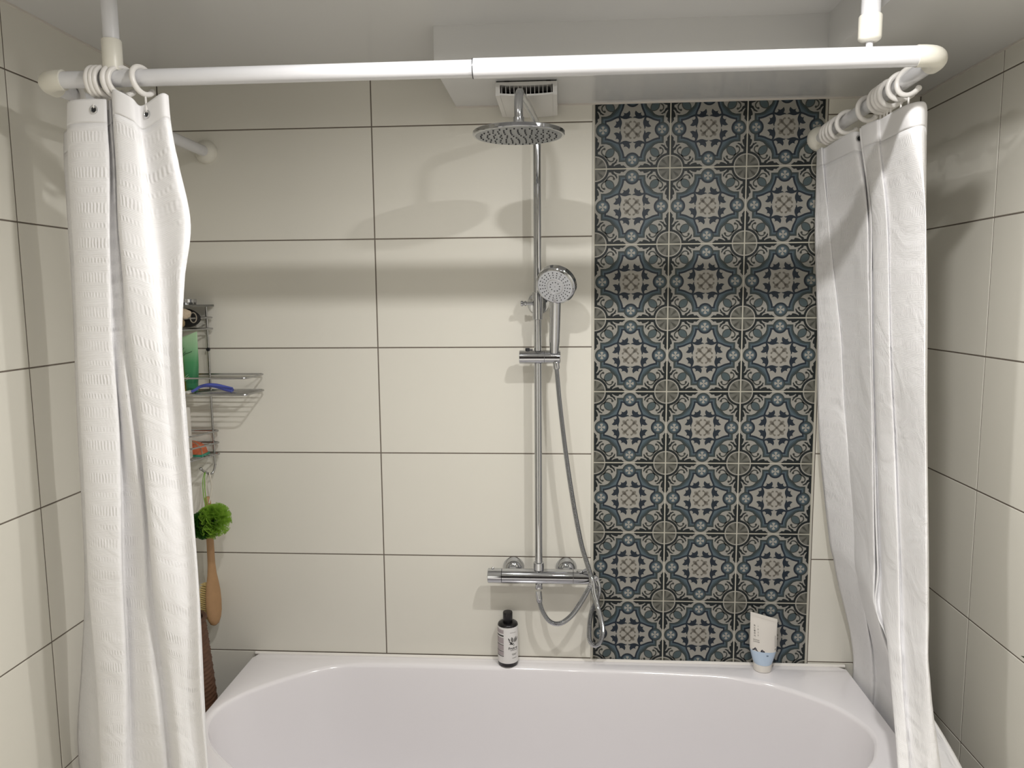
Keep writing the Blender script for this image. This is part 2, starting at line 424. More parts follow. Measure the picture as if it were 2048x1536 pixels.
def strip(mb, x0, x1, ztf, zbf, y0, y1, n=16):
    xx = [x0+(x1-x0)*k/n for k in range(n+1)]
    rows_ = [[(x, y0, ztf(x)) for x in xx], [(x, y0, zbf(x)) for x in xx], [(x, y1, zbf(x)) for x in xx], [(x, y1, ztf(x)) for x in xx], [(x, y0, ztf(x)) for x in xx]]
    mb.grid(rows_); 
    for k in (0, n): mb.add([(xx[k], y0, ztf(xx[k])), (xx[k], y0, zbf(xx[k])), (xx[k], y1, zbf(xx[k])), (xx[k], y1, ztf(xx[k]))], [(0,1,2,3)])
strip(fr, fx0+0.0105, fx1-0.0105, lambda x: ZS-0.003, lambda x: ZS-0.0085+bow(x,0.003), fy, -0.02)
fr.box((fx0, fy, ZS-0.034), (fx0+0.0105, -0.02, ZS-0.003)).box((fx1-0.0105, fy, ZS-0.034), (fx1, -0.02, ZS-0.003))
fr.build('frame', m_fan, fan, smooth=False)
cp = MB(); strip(cp, fx0, fx1, lambda x: ZS-0.0275+bow(x,0.004), lambda x: ZS-0.0315+bow(x,0.004), fy-0.001, -0.012)
cp.build('cover_panel', m_fan, fan, autosm=30)
MB().box((fx0+0.0105, fy+0.06, ZS-0.030), (fx1-0.0105, fy+0.064, ZS-0.006)).build('duct_shade', m_fan_shade, fan, smooth=False)  # dark sheet standing for the shade behind the fins
for k in range(13):
    x = 0.372+0.118*k/12
    MB().box((x-0.0006, fy+0.008, ZS-0.0305+bow(x,0.0035)), (x+0.0006, fy+0.03, ZS-0.010)).build('grille_fin', m_fan, fan, smooth=False)

# ------------------------------------------------------------------ shower column
colm = thing('shower_column', 'chrome rain shower column with thermostatic bar mixer on the cream tiles', 'shower', (0.451, -0.07, 0.87))
PX, PY, ZM = 0.4505, -0.068, 0.869
MB().tube([(PX,PY,0.885),(PX,PY,1.3),(PX,PY,1.7),(PX,PY,2.03)], 0.0103, 20).build('pole', m_chrome, colm)
hx, hy = 0.4215, -0.40
arm = [(PX,PY,2.02),(PX,PY,2.045),(PX-0.0007,PY-0.008,2.066),(PX-0.002,PY-0.024,2.0795),(PX-0.004,PY-0.045,2.083),(0.437,-0.235,2.084),(hx+0.003,hy+0.045,2.084),(hx+0.0015,hy+0.022,2.0805),(hx+0.0005,hy+0.006,2.068),(hx,hy,2.045),(hx,hy,2.012)]
MB().tube(cr(arm, 5), 0.0097, 20).build('arm', m_chrome, colm)
MB().lathe((hx,hy,1.996), (0,0,1), [(0,0.017),(0.011,0.017),(0.0125,0.0155),(0.014,0.0125),(0.017,0.0118),(0.029,0.0118),(0.030,0.0105)], 28).build('swivel_joint', m_chrome, colm)
rh = MB(); rh.lathe((hx,hy,1.985), (0,0,1), [(0,0.0965),(0.0005,0.0985),(0.002,0.1),(0.008,0.1),(0.0095,0.099),(0.0105,0.094),(0.0125,0.03),(0.0135,0.0)], 72)
hd = rh.build('rain_head', m_chrome, colm, autosm=30)
MB().lathe((hx,hy,1.9846), (0,0,1), [(0,0.0),(0,0.0935),(0.0006,0.0945)], 64).build('spray_plate', m_face2, hd, autosm=30)
nz = MB()
for ring, cnt in ((0.012,4),(0.026,10),(0.040,16),(0.054,22),(0.068,28),(0.082,32)):
    for k in range(cnt):
        a = 2*PI*k/cnt+ring*40
        nz.lathe((hx+ring*math.cos(a), hy+ring*math.sin(a), 1.9826), (0,0,1), [(0,0.0013),(0.0023,0.0021)], 7)
o = nz.build('spray_nozzles', m_black, hd); o['kind'] = 'stuff'
# wall bracket
MB().lathe((PX,0.0,1.62), (0,-1,0), [(0,0.030),(0.004,0.030),(0.006,0.0285),(0.0075,0.024),(0.009,0.012),(0.06,0.0105)], 32).build('wall_bracket', m_chrome, colm, autosm=30)
MB().lathe((PX,PY,1.578), (0,0,1), [(0,0.0128),(0.001,0.0138),(0.071,0.0138),(0.072,0.0128)], 28).build('bracket_sleeve', m_chrome, colm, autosm=30)
MB().lathe((PX-0.012,PY,1.621), (-1,0,0), [(0,0.0048),(0.018,0.0048),(0.019,0.0068),(0.022,0.0072),(0.024,0.005),(0.026,0.005),(0.0275,0.0075),(0.032,0.0075),(0.033,0.006)], 20).build('locking_peg', m_chrome, colm, autosm=30)
# slider with hand-shower cup
ZH = 1.4785
MB().lathe((0.401,PY-0.004,ZH), (1,0,0), [(0,0.0165),(0.0012,0.018),(0.0665,0.018),(0.067,0.0173)], 36).build('slider_body', m_chrome, colm, autosm=30)
MB().lathe((0.468,PY-0.004,ZH), (1,0,0), [(0,0.0173),(0.0006,0.018),(0.041,0.018),(0.0425,0.0165)], 36).build('handset_cup', m_chrome, colm, autosm=30)
MB().lathe((0.423,PY-0.004,ZH+0.016), (0,0,1), [(0,0.006),(0.007,0.006),(0.008,0.005)], 16).build('release_button', m_black, colm, autosm=30)
MB().tube([(0.428,PY-0.004,ZH+0.0195),(0.437,PY-0.004,ZH+0.0195)], 0.0028, 10).build('release_pin', m_chrome, colm)
# bar mixer
MB().lathe((0.348,PY,ZM), (1,0,0), [(0,0.0195),(0.0006,0.0205),(0.1965,0.0205),(0.197,0.0195)], 40).build('mixer_body', m_chrome, colm, autosm=30)
h1 = MB().lathe((0.3085,PY,ZM), (1,0,0), [(0,0.018),(0.0015,0.0202),(0.0385,0.0206),(0.039,0.0196)], 40).build('temperature_handle', m_chrome, colm, autosm=30)
MB().lathe((0.3225,PY,ZM+0.0195), (0,0,1), [(0,0.0036),(0.003,0.0036),(0.005,0.0025),(0.0055,0)], 14).build('stop_button', m_chrome, h1)
h2 = MB().lathe((0.5455,PY,ZM), (1,0,0), [(0,0.0196),(0.0006,0.0206),(0.047,0.0202),(0.0485,0.018)], 40).build('flow_handle', m_chrome, colm, autosm=30)
MB().tube(cr([(0.556,PY-0.008,ZM+0.0195),(0.566,PY-0.016,ZM+0.020),(0.578,PY-0.008,ZM+0.024),(0.592,PY+0.002,ZM+0.023)],5), 0.0028, 10).build('flow_lever', m_chrome, h2)
for ex in (0.3765, 0.5265):
    e = MB().lathe((ex,0.0,ZM+0.001), (0,-1,0), [(0,0.0305),(0.003,0.0305),(0.012,0.0285),(0.021,0.0225),(0.027,0.016),(0.028,0.0125),(0.055,0.0125)], 36).build('wall_rosette', m_chrome, colm, autosm=30)
    MB().lathe((ex,-0.028,ZM+0.001), (0,-1,0), [(0,0.0158),(0.002,0.0168),(0.017,0.0168),(0.019,0.0155)], 6).build('hex_nut', m_chrome, e, autosm=20)
MB().lathe((PX,PY,ZM+0.0185), (0,0,1), [(0,0.0125),(0.002,0.0145),(0.0215,0.0145),(0.0225,0.0125)], 28).build('pole_collar', m_chrome, colm, autosm=30)
MB().lathe((PX,PY,ZM-0.0185), (0,0,-1), [(0,0.009),(0.003,0.0105),(0.006,0.0095),(0.016,0.0105),(0.017,0.009)], 20).build('hose_outlet', m_chrome, colm, autosm=30)

# ------------------------------------------------------------------ hand shower
hs = thing('hand_shower', 'round chrome hand shower with grey spray face standing in the slider cup', 'shower head', (0.494, -0.1, 1.50))
fc = Vector((0.4975, -0.150, 1.664)); nrm = Vector((-0.25, -0.83, -0.48)).normalized()
hh = MB().lathe(fc, -nrm, [(-0.0015,0.046),(0.0005,0.0495),(0.003,0.0515),(0.017,0.0525),(0.022,0.050),(0.026,0.043),(0.028,0.02),(0.0285,0)], 56).build('head_shell', m_chrome, hs, autosm=25)
MB().lathe(fc, nrm, [(0.0,0.0),(0.0016,0.0),(0.0016,0.0445),(0.0008,0.0462),(-0.001,0.0465)], 56).build('spray_face', m_face, hh, autosm=25)
uu = Vector((1,0,0)); uu = (uu-nrm*uu.dot(nrm)).normalized(); vv = nrm.cross(uu); 
if vv.z < 0: vv = -vv
MB().tube([fc+nrm*0.0017+(uu*math.cos(2*PI*k/40)+vv*math.sin(2*PI*k/40))*0.0205 for k in range(40)], 0.0007, 6, closed=True).build('dial_ring', m_chrome2, hh)
hn = MB()
for r, c, rr in ((0.0265,22,0.0015),(0.033,22,0.0016),(0.0395,22,0.0017)):
    for k in range(c):
        a = 2*PI*k/c
        if abs((a+PI/2+PI) % (2*PI)-PI) < 0.14: continue
        hn.lathe(fc+(uu*math.cos(a)+vv*math.sin(a))*r+nrm*0.0012, nrm, [(0,rr),(0.0012,rr*0.8)], 6)
for k in range(10):
    a = 2*PI*k/10+0.2; hn.lathe(fc+(uu*math.cos(a)+vv*math.sin(a))*0.0125+nrm*0.0012, nrm, [(0,0.0018),(0.0008,0.0014)], 8)
hn.lathe(fc+nrm*0.0012, nrm, [(0,0.0011),(0.0008,0.0009)], 6)
o = hn.build('spray_nozzles', m_black, hh); o['kind'] = 'stuff'
pt = fc - vv*0.043; MB().add([pt+nrm*0.002+uu*0.004-vv*0.002, pt+nrm*0.002-uu*0.004-vv*0.002, pt+nrm*0.0024+vv*0.010, pt+nrm*0.0002+uu*0.004-vv*0.002, pt+nrm*0.0002-uu*0.004-vv*0.002, pt+nrm*0.0002+vv*0.010],
    [(0,1,2),(3,5,4),(0,3,4,1),(1,4,5,2),(2,5,3,0)]).build('selector_tab', m_chrome2, hh, smooth=False)
ht, hb = Vector((0.499,-0.118,1.645)), Vector((0.4945,-0.082,1.492))
hp = [hb.lerp(ht, k/10) for k in range(11)]
MB().tube(hp, 0.014, 28, rfun=lambda t: 0.0118+0.0022*min(1, t*5) if t < 0.2 else 0.014).build('handle', m_chrome, hs, autosm=30)

# ------------------------------------------------------------------ shower hose
hose = thing('shower_hose', 'ribbed chrome hose looping from the mixer up to the hand shower', 'hose', (0.55, -0.07, 0.75))
HP = [(1112,728,-.080),(1114,745,-.085),(1119,800,-.09),(1127,870,-.095),(1137,945,-.10),(1150,1025,-.105),(1163,1090,-.108),(1175,1130,-.108),(1184,1160,-.106),
      (1187,1185,-.085),(1193,1206,-.07),(1201,1235,-.058),(1206,1262,-.052),(1200,1284,-.052),(1189,1291,-.052),(1179,1279,-.052),(1179,1250,-.05),(1184,1220,-.042),
      (1194,1200,-.036),(1198,1184,-.034),(1196,1168,-.040),(1191,1156,-.062),(1184,1162,-.092),(1178,1176,-.104),(1163,1203,-.103),(1143,1231,-.098),(1120,1247,-.092),(1100,1243,-.085),(1085,1222,-.077),(1078,1197,-.070),(1077,1184,-.068)]
hpts = cr([at(*p) for p in HP], 14)
# even arc-length resampling, then ribs
L = [0]
for a, b in zip(hpts, hpts[1:]): L.append(L[-1]+(b-a).length)
def arc(d):
    import bisect
    i = min(max(bisect.bisect_right(L, d)-1, 0), len(hpts)-2); t = (d-L[i])/max(1e-9, L[i+1]-L[i]); return hpts[i].lerp(hpts[i+1], t)
NH = 1500; hh2 = [arc(L[-1]*k/NH) for k in range(NH+1)]
MB().tube(hh2, 0.0068, 12, rfun=lambda t: 0.0064+0.0009*math.cos(t*NH*2*PI/4.0)).build('ribbed_tube', m_chrome, hose, autosm=80)
d0 = (hh2[30]-hh2[0]).normalized(); MB().lathe(hh2[0]+Vector((0,0,0.006)), d0, [(0,0.0085),(0.004,0.0088),(0.018,0.0082),(0.020,0.0072)], 18).build('top_ferrule', m_chrome, hose)
d1 = (hh2[-30]-hh2[-1]).normalized(); MB().lathe(hh2[-1]+Vector((0,0,0.002)), d1, [(0,0.0088),(0.02,0.0086),(0.028,0.0078),(0.030,0.0068)], 18).build('bottom_ferrule', m_chrome, hose)

# ------------------------------------------------------------------ curtain rail
rail = thing('curtain_rail', 'white U-shaped curtain rail over the bath with two ceiling supports', 'curtain rail', (0.36, -0.70, 2.042))
ZRL, YRL = 2.042, -0.702
RL, RR = -0.442, 1.163          # x of the front corners
RLw, RRw = -0.464, 1.187        # x at the wall
r1, r2 = 0.0150, 0.0172
MB().tube([(RL+0.038,YRL,ZRL),(0.0,YRL,ZRL),(0.36,YRL,ZRL)], r1, 28).build('front_rod', m_enam, rail)
MB().tube([(0.358,YRL,ZRL),(0.7,YRL,ZRL),(RR-0.04,YRL,ZRL)], r2, 28).build('outer_front_rod', m_enam, rail)
MB().tube([(0.3572,YRL,ZRL),(0.3588,YRL,ZRL)], r2+0.0003, 28).build('sleeve_gap', m_black, rail)
def elbow(cx, sg, wx):
    sd = Vector((wx-cx, -YRL, 0)).normalized()      # towards the wall
    c = Vector((cx, YRL, ZRL)); a = c+Vector((-sg*0.04,0,0)); b = c+sd*0.04; pts = [a+Vector((-sg*0.004,0,0))]
    for k in range(9):
        t = k/8; pts.append(a*(1-t)**2+c*2*t*(1-t)+b*t*t)
    pts.append(b+sd*0.006)
    e = MB().tube(pts, 0.0182, 28).build('elbow', m_ivory, rail)
    return b
bl = elbow(RL, -1, RLw); br = elbow(RR, 1, RRw)
wlp, wrp = Vector((RLw, 0, ZRL)), Vector((RRw, 0, ZRL))
for nm, b, wp in (('side_rod', bl, wlp), ('side_rod', br, wrp)):
    MB().tube([b, b.lerp(wp, 0.5), wp], 0.0142, 26).build(nm, m_enam, rail)
    MB().tube([b+(wp-b).normalized()*0.0065, b+(wp-b).normalized()*0.008], 0.0152, 26).build('elbow_gap', m_black, rail)
    MB().lathe(wp, (0,-1,0), [(0,0.0315),(0.004,0.0315),(0.010,0.030),(0.016,0.025),(0.020,0.018),(0.022,0.0152)], 36).build('wall_flange', m_ivory, rail, autosm=40)
sL, sR = -0.3025, 1.0395
MB().tube([(sL,YRL,2.10),(sL,YRL,2.16),(sL,YRL,ZC)], 0.0140, 24).build('ceiling_support', m_enam, rail)
MB().lathe((sL,YRL,2.055), (0,0,1), [(0,0.0165),(0.004,0.0172),(0.053,0.0172),(0.055,0.0160),(0.055,0.0142)], 28).build('support_cap', m_ivory, rail, autosm=40)
MB().tube([(sR,YRL,2.10),(sR,YRL,2.16),(sR,YRL,ZC)], 0.0158, 24).build('ceiling_support', m_enam, rail)
MB().lathe((sR,YRL,2.0675), (0,0,1), [(0,0.013),(0.003,0.0175),(0.006,0.019),(0.041,0.019),(0.043,0.0178),(0.043,0.0160)], 28).build('support_cap', m_ivory, rail, autosm=40)
MB().tube([(sR,YRL,2.055),(sR,YRL,2.07)], 0.0058, 14).build('support_stem', m_enam, rail)

# ------------------------------------------------------------------ curtains
def curtain_mat():
    m = bpy.data.materials.new('white_seersucker'); m.use_nodes = True; nt = m.node_tree; N_ = nt.nodes; Lk = nt.links
    b = N_['Principled BSDF']; b.inputs['Base Color'].default_value = rgb(243, 242, 243); b.inputs['Roughness'].default_value = 0.75
    b.inputs['Specular IOR Level'].default_value = 0.25; b.inputs['Sheen Weight'].default_value = 0.15
    uv = N_.new('ShaderNodeUVMap'); sp = N_.new('ShaderNodeSeparateXYZ'); Lk.new(uv.outputs[0], sp.inputs[0])
    def mth(op, a, b_=None, c=None):
        n = N_.new('ShaderNodeMath'); n.operation = op
        for i, x in enumerate((a, b_, c)):
            if x is None: continue
            if isinstance(x, (int, float)): n.inputs[i].default_value = x
            else: Lk.new(x, n.inputs[i])
        return n.outputs[0]
    U, V = sp.outputs[0], sp.outputs[1]
    nz_ = N_.new('ShaderNodeTexNoise'); nz_.inputs['Scale'].default_value = 60; nz_.inputs['Detail'].default_value = 2; Lk.new(uv.outputs[0], nz_.inputs['Vector'])
    nz2 = N_.new('ShaderNodeTexNoise'); nz2.inputs['Scale'].default_value = 14; nz2.inputs['Detail'].default_value = 3; Lk.new(uv.outputs[0], nz2.inputs['Vector'])
    ph = mth('FRACT', mth('DIVIDE', V, 0.064))
    def band(c, hw):                       # soft band around phase c
        d = mth('ABSOLUTE', mth('SUBTRACT', ph, c))
        return mth('SMOOTH_MIN', 1.0, mth('MAXIMUM', 0.0, mth('MULTIPLY', mth('SUBTRACT', hw, d), 14.0)), 0.2)
    mask = mth('MAXIMUM', band(0.28, 0.17), band(0.78, 0.095))
    puck = mth('SINE', mth('ADD', mth('MULTIPLY', U, 2*PI/0.0062), mth('MULTIPLY', nz_.outputs['Fac'], 3.5)))
    amp = mth('MULTIPLY', mask, mth('MAXIMUM', 0.0, mth('MULTIPLY', mth('SUBTRACT', nz2.outputs['Fac'], 0.33), 3.2)))
    rib = mth('MULTIPLY', mth('SINE', mth('MULTIPLY', V, 2*PI/0.0032)), mth('MULTIPLY', mth('SUBTRACT', 1.0, mask), 0.06))
    hgt = mth('ADD', mth('MULTIPLY', mth('MULTIPLY', puck, amp), 0.42), rib)
    hgt = mth('ADD', hgt, mth('MULTIPLY', nz2.outputs['Fac'], 1.1))
    bp = N_.new('ShaderNodeBump'); bp.inputs['Strength'].default_value = 0.7; bp.inputs['Distance'].default_value = 0.0016
    wz = N_.new('ShaderNodeTexNoise'); wz.inputs['Scale'].default_value = 9; wz.inputs['Detail'].default_value = 5; wz.inputs['Distortion'].default_value = 1.2; Lk.new(uv.outputs[0], wz.inputs['Vector'])
    bp0 = N_.new('ShaderNodeBump'); bp0.inputs['Strength'].default_value = 0.7; bp0.inputs['Distance'].default_value = 0.008; Lk.new(wz.outputs['Fac'], bp0.inputs['Height']); Lk.new(bp0.outputs[0], bp.inputs['Normal'])
    Lk.new(hgt, bp.inputs['Height']); Lk.new(bp.outputs[0], b.inputs['Normal'])
    tr = N_.new('ShaderNodeBsdfTranslucent'); tr.inputs[0].default_value = rgb(246, 246, 246); Lk.new(bp.outputs[0], tr.inputs['Normal'])
    ms = N_.new('ShaderNodeMixShader'); ms.inputs[0].default_value = 0.08
    Lk.new(b.outputs[0], ms.inputs[1]); Lk.new(tr.outputs[0], ms.inputs[2]); Lk.new(ms.outputs[0], N_['Material Output'].inputs[0])
    return m
m_cur = curtain_mat()
m_hem = mat('white_hem_cloth', rgb(244, 243, 244), 0.8, trans=0.12, bump=(500, 0.15, 0.0006))

def curtain(root, levels, sub, ztop, zhem, zbot, wr_seed, sag):
    """levels: list of (z, [(x,y)...]) from top to bottom; one fold line per column"""
    rnd = random.Random(wr_seed)
    prof = []
    for z, pts in levels:
        prof.append((z, cr([(x, y, 0) for x, y in pts], sub)))
    K = len(prof[0][1]); sg = [p.z for p in cr([(0, 0, q) for q in sag], sub)]; zs = [p[0] for p in prof]
    waves = [(rnd.uniform(3, 16), rnd.uniform(-9, 9), rnd.uniform(0, 6.3), rnd.uniform(0.0004, 0.0012)) for _ in range(14)]
    def sect(z):
        z_ = max(min(z, zs[0]), zs[-1]); i = 0
        while i < len(zs)-2 and z_ < zs[i+1]: i += 1
        t = (zs[i]-z_)/(zs[i]-zs[i+1])
        g = lambda k: prof[max(0, min(len(prof)-1, k))][1]
        out = []
        for k in range(K):
            p0, p1, p2, p3 = g(i-1)[k], g(i)[k], g(i+1)[k], g(i+2)[k]
            p = 0.5*((2*p1)+(p2-p0)*t+(2*p0-5*p1+4*p2-p3)*t*t+(3*p1-p0-3*p2+p3)*t**3)
            out.append(Vector((p.x, p.y, z)))
        for k in range(K):
            d = sum(a*math.sin(z*f1+k/K*f2*2+ph) for f1, f2, ph, a in waves)*min(1, (ztop-z)*6)
            nn = Vector((0, -1, 0)) if out[k].x < 0.3 else Vector((-0.8, -0.6, 0))
            out[k] = out[k]+nn*d+Vector((0, 0, sg[k]))
        return out
    ref = sect(1.2); ul = [0]
    for a, b in zip(ref, ref[1:]): ul.append(ul[-1]+(b-a).length)
    def mk(name, za, zb, nrow, m, parent, grow=0.0):
        zz = [za+(zb-za)*k/nrow for k in range(nrow+1)]; rowsv = [sect(z) for z in zz]
        off = OFF[root.name]; me = bpy.data.meshes.new(name)
        vs = [tuple(p-off) for r in rowsv for p in r]
        fs = [(i*K+k, i*K+k+1, (i+1)*K+k+1, (i+1)*K+k) for i in range(nrow) for k in range(K-1)]
        me.from_pydata(vs, [], fs); me.materials.append(m)
        uvl = me.uv_layers.new(name='UVMap')
        for lp_ in me.loops: 
            vi = lp_.vertex_index; uvl.data[lp_.index].uv = (ul[vi % K], zz[vi//K])
        for p in me.polygons: p.use_smooth = True
        o = bpy.data.objects.new(name, me); COL.objects.link(o); o.parent = parent; OFF[o.name] = off
        md = o.modifiers.new('cloth_thickness', 'SOLIDIFY'); md.thickness = 0.0009+grow; md.offset = 0
        return o
    cl = mk('cloth', zhem, zbot, 120, m_cur, root)
    hm = mk('header_hem', ztop, zhem-0.002, 10, m_hem, root, 0.0004)
    return sect, K

def lv(py, pts, zoverride=None):
    """a horizontal section of cloth: fold lines given as (picture column, distance from wall) on picture row py"""
    P_ = [at(px, py, y) for px, y in pts]; z = sum(p.z for p in P_)/len(P_)
    # bring every point of the section to one height, keeping its plan position on its own vertical
    return (z if zoverride is None else zoverride, [(p.x, p.y) for p in P_])

# left curtain, bunched round the corner of the rail
cl_root = thing('shower_curtain', 'white seersucker shower curtain bunched at the left end of the rail', 'curtain', (-0.33, -0.70, 0.2), 'white shower curtains')
DL = [-.560,-.615,-.700,-.716,-.700,-.700,-.704,-.700,-.724,-.722,-.706,-.722,-.713]
def L_(py, xs_, zo=None, dl=DL): return lv(py, list(zip(xs_, dl)), zo)
DB = [-.560,-.625,-.705,-.716,-.692,-.698,-.710,-.696,-.728,-.726,-.714,-.722,-.710]
left_levels = [
 L_(197,  [123,150,136,206,210,214,219,224,229,262,282,322,337], 2.006),
 L_(262,  [124,152,137,208,214,218,223,228,232,268,288,328,343]),
 L_(330,  [128,155,140,212,218,223,228,232,236,275,298,340,356]),
 L_(455,  [135,160,145,214,221,226,231,236,240,282,318,366,382]),
 L_(560,  [140,164,150,216,223,229,238,246,252,296,330,358,372]),
 L_(700,  [147,168,157,219,226,234,248,258,267,312,340,358,366]),
 L_(1000, [165,182,172,235,244,258,278,290,299,332,358,378,383], None, DB),
 L_(1200, [171,189,181,241,250,266,288,306,318,350,376,394,399], None, DB),
 L_(1400, [166,196,198,245,260,277,315,330,345,366,388,406,411], None, DB),
 L_(1536, [160,200,208,247,264,282,328,344,360,378,397,413,417], None, DB),
]
zb, pb = left_levels[-1]
left_levels.append((0.20, [(x*1.0-0.01*(k < 2), y) for k, (x, y) in enumerate(pb)]))
sectL, KL = curtain(cl_root, left_levels, 7, 2.004, 1.964, 0.20, 3, [-.024,-.012,0,-.001,-.003,-.002,0,.004,.013,-.001,-.012,.004,.003])

# right curtain, hanging from the side rod and pushed outside the bath
cr_root = thing('shower_curtain', 'white seersucker shower curtain gathered along the right side rod', 'curtain', (1.25, -0.38, 0.2), 'white shower curtains')
RD = [-.05,-.108,-.098,-.21,-.325,-.308,-.352,-.338,-.385,-.45,-.450,-.60,-.61,-.56]
RD2 = [-.055,-.138,-.124,-.22,-.33,-.312,-.358,-.343,-.395,-.462,-.460,-.60,-.61,-.56]
RD3 = [-.055,-.166,-.150,-.26,-.35,-.335,-.383,-.368,-.43,-.505,-.500,-.62,-.63,-.58]
RD4 = [-.055,-.182,-.165,-.28,-.37,-.355,-.408,-.395,-.46,-.535,-.530,-.63,-.64,-.59]
RD5 = [-.05,-.195,-.180,-.30,-.40,-.392,-.47,-.462,-.53,-.585,-.578,-.66,-.67,-.62]
def Rv(py, xs_, d): return lv(py, list(zip(xs_, d)))
right_levels = [
 (2.000, [(1.168,-.045),(1.162,-.098),(1.172,-.095),(1.165,-.20),(1.160,-.31),(1.180,-.315),(1.160,-.35),(1.180,-.36),(1.150,-.385),(1.148,-.465),(1.154,-.482),(1.146,-.60),(1.172,-.618),(1.205,-.56)]),
 Rv(420, [1632,1658,1656,1700,1733,1735,1740,1742,1747,1772,1778,1841,1849,1853], RD),
 Rv(560, [1633,1668,1666,1704,1736,1738,1743,1745,1750,1776,1781,1842,1851,1854], RD),
 Rv(700, [1634,1681,1678,1708,1738,1741,1746,1749,1754,1779,1785,1843,1853,1855], RD2),
 Rv(860, [1635,1689,1686,1717,1742,1745,1749,1753,1759,1787,1793,1847,1858,1859], RD2),
 Rv(1000,[1639,1697,1693,1722,1745,1749,1752,1757,1765,1793,1799,1848,1861,1861], RD3),
 Rv(1130,[1647,1706,1702,1729,1749,1754,1757,1762,1772,1799,1805,1848,1862,1862], RD4),
 Rv(1240,[1660,1715,1711,1735,1756,1761,1766,1771,1780,1806,1811,1850,1865,1864], RD5),
 (0.66, [(1.318,-.03),(1.321,-.145),(1.333,-.155),(1.326,-.26),(1.320,-.38),(1.338,-.40),(1.320,-.655),(1.27,-.665),(1.165,-.690),(1.182,-.700),(1.190,-.690),(1.215,-.715),(1.240,-.712),(1.245,-.690)]),
 (0.50, [(1.320,-.03),(1.324,-.145),(1.336,-.155),(1.332,-.26),(1.323,-.38),(1.340,-.42),(1.324,-.655),(1.27,-.668),(1.160,-.696),(1.180,-.706),(1.190,-.694),(1.215,-.722),(1.245,-.716),(1.252,-.695)]),
 (0.20, [(1.320,-.03),(1.324,-.145),(1.336,-.155),(1.332,-.26),(1.323,-.38),(1.340,-.42),(1.326,-.660),(1.27,-.670),(1.155,-.698),(1.180,-.708),(1.190,-.696),(1.220,-.726),(1.255,-.718),(1.262,-.697)]),
]
sectR, KR = curtain(cr_root, right_levels, 7, 2.000, 1.960, 0.20, 5, [.004,.003,.003,.001,-.003,-.006,-.004,-.002,-.008,-.012,-.012,-.016,-.014,-.020])

# eyelets in the hems that show
def eyelet(root, sect, px, py):
    """metal eyelet on the hem, on the cloth point nearest the sight line of its column"""
    best = None
    for k, p in enumerate(sect(1.985)):
        d = p-CAM; u = 1024+F_PX*d.dot(RT)/d.dot(fwd)
        if best is None or abs(u-px)+30*(d.length-1.3) < best[0]: best = (abs(u-px)+30*(d.length-1.3), k, p)
    q = sect(1.985); k = best[1]; tn = q[min(k+2, len(q)-1)]-q[max(k-2, 0)]; nn = Vector((tn.y, -tn.x, 0)).normalized()
    if nn.dot(CAM-best[2]) < 0: nn = -nn
    c = best[2]; t_ = Vector((0,0,1)).cross(nn)
    MB().tube([c+nn*0.0015+(t_*math.cos(2*PI*j/20)+Vector((0,0,1))*math.sin(2*PI*j/20))*0.0062 for j in range(20)], 0.0016, 8, closed=True).build('eyelet', m_chrome2, root)
    MB().lathe(c+nn*0.0009, nn, [(0,0),(0.0008,0.0),(0.0008,0.0055),(0,0.0055)], 16).build('eyelet_hole', m_black, root)
    return c
eL1 = eyelet(cl_root, sectL, 192, 221); eL2 = eyelet(cl_root, sectL, 297, 218); eR1 = eyelet(cr_root, sectR, 1716, 290)

# ------------------------------------------------------------------ curtain rings
def ring(pos, far, label, hang=None, R_=0.0245, tilt=0.0):
    far = Vector(far).normalized(); c = Vector(pos)
    o = thing('curtain_ring', label, 'curtain ring', tuple(c), 'white curtain rings')
    up = (Vector((0,0,1))+Vector((-far.y, far.x, 0))*tilt).normalized()
    pts = [c+(far*math.cos(a)+up*math.sin(a))*R_ for a in [math.radians(42+ (318-42)*k/40) for k in range(41)]]
    mb = MB().tube(pts, 0.0050, 12)
    mb.sphere(pts[0], 0.0058, 12); mb.sphere(pts[-1], 0.0058, 12)
    mb.build('ring_body', m_plast, o)
    bt = c-up*R_; end = hang if hang else bt+Vector((0,0,-0.026))
    mid = bt.lerp(end, 0.5)+Vector((0,0,-0.001))
    MB().tube(cr([bt, mid, end+Vector((0,0,0.004)), end+(-far)*(-0.004)], 5), 0.0019, 8).build('hook', m_plast, o)
    return o
def zc_ring(rr, R_=0.0245): return ZRL+rr+0.0043-R_
words = ['first', 'second', 'third', 'fourth', 'fifth', 'sixth']
for k, (px, yaw) in enumerate(((190,0.10),(200,0.18),(211,0.32),(226,0.25),(243,0.62),(285,0.28))):
    x = at(px, 150, YRL).x
    hang = {0: eL1, 5: eL2}.get(k)
    lab = ['white plastic curtain ring nearest the left elbow on the front rod', 'second white ring from the left elbow on the front rod', 'third white ring from the left elbow, below the ceiling support',
           'fourth white ring from the left elbow, below the ceiling support', 'widest open white ring on the front rod, fifth from left elbow', 'lone white ring set apart at the right of the left cluster'][k]
    ring((x, YRL, zc_ring(0.0150)), (math.sin(yaw), math.cos(yaw), 0), lab, hang and hang+Vector((0,-0.002,0.002)), tilt=0.15 if k == 5 else 0.0)
def side_pt(bw, y):
    t = (y-bw[0].y)/(bw[1].y-bw[0].y); return bw[0].lerp(bw[1], t)
p = side_pt((bl, wlp), -0.60); ring((p.x, p.y, zc_ring(0.0142)), (-0.9, 0.35, 0), 'shaded white ring hanging on the left side rod behind the elbow')
